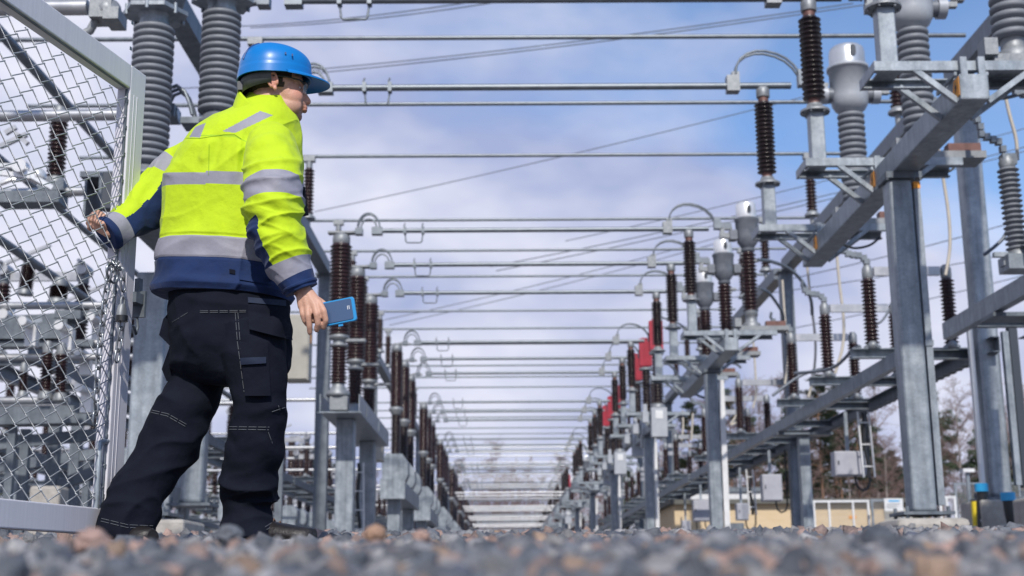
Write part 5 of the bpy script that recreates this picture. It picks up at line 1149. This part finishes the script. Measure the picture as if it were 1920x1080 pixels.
# safety glasses
gl=MB()
for s_ in(-1,1): gl.tube([H_(-.005,.083*s_,.020),H_(.04,.078*s_,.018),H_(.085,.066*s_,.010),H_(.103,.050*s_,.0)],.0028,6)
gl.tube([H_(.103,.050,.006),H_(.112,.03,.010),H_(.116,0,.010),H_(.112,-.03,.010),H_(.103,-.05,.006)],.0042,6)
g_=pm(gl,'safety_glasses',mat('glasses_black',(.01,.011,.013),.25))
lm=bpy.data.materials.new('clear_lens'); lm.use_nodes=True; q=lm.node_tree.nodes['Principled BSDF']; q.inputs['Base Color'].default_value=(.85,.88,.9,1); q.inputs['Roughness'].default_value=.04; q.inputs['Transmission Weight'].default_value=.0; q.inputs['Alpha'].default_value=.28
mb=MB(); row=[(.100,.052),(.112,.03),(.116,0),(.112,-.03),(.100,-.052)]
mb.add([H_(f_,s_,.008) for f_,s_ in row]+[H_(f_-.006,s_,-.028) for f_,s_ in row],[(i,i+1,6+i,5+i) for i in range(4)],True); pm(mb,'lens',lm,g_)
# helmet
HEL=mat('helmet_blue',(.0,.155,.47),.34,0,var=.05,scale=8,spec=.4,coat=.15)
ht=RY(3)
hm=MB(); n,m=96,40; vs=[]
EH0=.012                                                       # lower edge relative to the ear
def HR(f_,s_,u_,d=R_(8)):
    u2=u_-.05; return H_(f_*math.cos(d)+u2*math.sin(d),s_,.05-f_*math.sin(d)+u2*math.cos(d))
def helm(a,v):                                                  # a: heading (0 front), v: 0 at the rim .. 1 crown
    fx=.138 if math.cos(a)>0 else .114; edge=.026+.018*max(0,math.cos(a))-.006*max(0,-math.cos(a)); top=.158
    if v<.2: z=edge+(v/.2)*.034; sc2=1.0-.012*(v/.2)
    else: q=(v-.2)/.8*1.5708; z=edge+.034+(top-edge-.034)*math.sin(q)**.92; sc2=.975*max(0,math.cos(q))**.80
    ridge=.0045*math.exp(-((math.sin(a)*sc2*.112)/.028)**2)*(1 if v>.25 else 0)
    return HR(fx*sc2*math.cos(a)-.004,.112*sc2*math.sin(a),z+ridge)
for i in range(m+1):
    for k in range(n): vs.append(helm(6.28319*k/n,i/m))
hm.add(vs,[(i*n+k,i*n+(k+1)%n,(i+1)*n+(k+1)%n,(i+1)*n+k) for i in range(m) for k in range(n)],True)
ins=[HC+(v-HC)*.965 for v in vs[:n]]; up=[HC+(v-HC)*.95+hu*.03 for v in vs[:n]]
hm.add(vs[:n]+ins+up,[(k,n+k,n+(k+1)%n,(k+1)%n) for k in range(n)]+[(n+k,2*n+k,2*n+(k+1)%n,n+(k+1)%n) for k in range(n)],True)
helmet=pm(hm,'helmet',HEL)
pk=MB(); top=[];bot=[]; na=30
for j in range(9):
    w_=j/8
    for k in range(na+1):
        a=R_(-72+144*k/na); b0=helm(a,.035); e_=math.cos(a*1.18)**.8 if math.cos(a*1.18)>0 else 0; q=b0+hf*(.062*e_*w_)+hu*(-.020*e_*w_*(0.5+w_*.5)-.004*(abs(math.sin(a))**2)*w_); top.append(q+hu*.0025); bot.append(q-hu*.0025)
n2=na+1; pk.add(top,[(j*n2+k,j*n2+k+1,(j+1)*n2+k+1,(j+1)*n2+k) for j in range(8) for k in range(na)],True); pk.add(bot,[(j*n2+k,(j+1)*n2+k,(j+1)*n2+k+1,j*n2+k+1) for j in range(8) for k in range(na)],True)
o=8*n2; pk.add([top[o+k] for k in range(n2)]+[bot[o+k] for k in range(n2)],[(k,k+1,n2+k+1,n2+k) for k in range(na)],True)
pm(pk,'peak',HEL,helmet)
vt=MB()
for f_,s_ in((.022,.0),(.045,.0)):
    a=helm(R_(-88),.48) ; p=HR(f_+.012,.103,.098-f_*.12); vt.cbox(p,(.005,.006,.008),HM)
vt.tube([helm(R_(180-28),v)+(-hf*.0015) for v in(.30,.42,.54,.66,.78)],.0035,6)
vt.tube([helm(R_(-180+28),v)+(-hf*.0015) for v in(.30,.42,.54,.66,.78)],.0035,6)
pm(vt,'vent_slot',mat('helmet_slot',(.0,.04,.18),.4),helmet)
hb_=MB(); ts=[]; 
for k in range(25):
    a=R_(95+170*k/24); ts.append((.106*math.cos(a)-.002,.090*math.sin(a)))
hb_.add([H_(x,y,.034) for x,y in ts]+[H_(x*1.01,y*1.01,-.004-.012*max(0,-math.cos(R_(95+170*i/24)))) for i,(x,y) in enumerate(ts)]+[H_(x*.97,y*.97,-.002-.012*max(0,-math.cos(R_(95+170*i/24)))) for i,(x,y) in enumerate(ts)],[(k,k+1,25+k+1,25+k) for k in range(24)]+[(25+k,26+k,51+k,50+k) for k in range(24)],True)
hb_.cbox(H_(-.112,0,.008),(.016,.05,.03),HM)
pm(hb_,'headband',mat('headband_grey',(.07,.075,.085),.5,var=.3,scale=30),helmet)
# boots
BOOT=mat('dark_boot_leather',(.010,.008,.008),.5,0,var=.4,scale=20,bump=.2,bscale=60)
def boot(heel,toe,name):
    d=Vector(toe)-Vector(heel); L_=d.length; d.normalize(); s_=Vector((-d.y,d.x,0)); mb=MB(); rings=[]
    for i in range(13):
        t=i/12; wd=.040+.012*math.sin(t*3.1)*1; wd*=(1-.9*max(0,t-.88)/.12*.6); hh=(.085-.06*t if t<.45 else .058-.03*((t-.45)/.55)); c=Vector(heel)+d*L_*t+Vector((0,0,.02+hh/2)); rings.append((c,s_*wd,Vector((0,0,hh/2+.012)),t))
    # lay rings upright along the shoe
    skin_rings(mb,rings,lambda p,t,n_:0,lambda p,t,a,n_:.002*nse(p,20),28); o=pm(mb,'boot',BOOT)
    so=MB(); pl=[]
    for i in range(24):
        a=6.28319*i/24; pl.append(Vector(heel)+d*(L_/2+math.cos(a)*(L_/2+.01))+s_*math.sin(a)*.052)
    so.prism([Vector((p.x,p.y,Vector(heel).z)) for p in pl],0,(0,0,.022)); pm(so,'sole',BLACKC,o)
    la=MB()
    for k in range(5): c=Vector(heel)+d*L_*(.42+.075*k)+Vector((0,0,.098-.008*k)); la.tube([c-s_*.032-Vector((0,0,.02)),c+Vector((0,0,.004)),c+s_*.032-Vector((0,0,.02))],.003,5)
    pm(la,'lace',mat('brown_lace',(.16,.09,.06),.7),o)
hz=gz(4.2)+.004
h1=P(437,1030,4.24); t1=P(590,1030,4.16); boot((h1.x,h1.y,hz),(t1.x,t1.y,hz),'right')
h1=P(200,1030,4.25); t1=P(285,1030,4.08); boot((h1.x,h1.y,hz),(t1.x,t1.y,hz),'left')
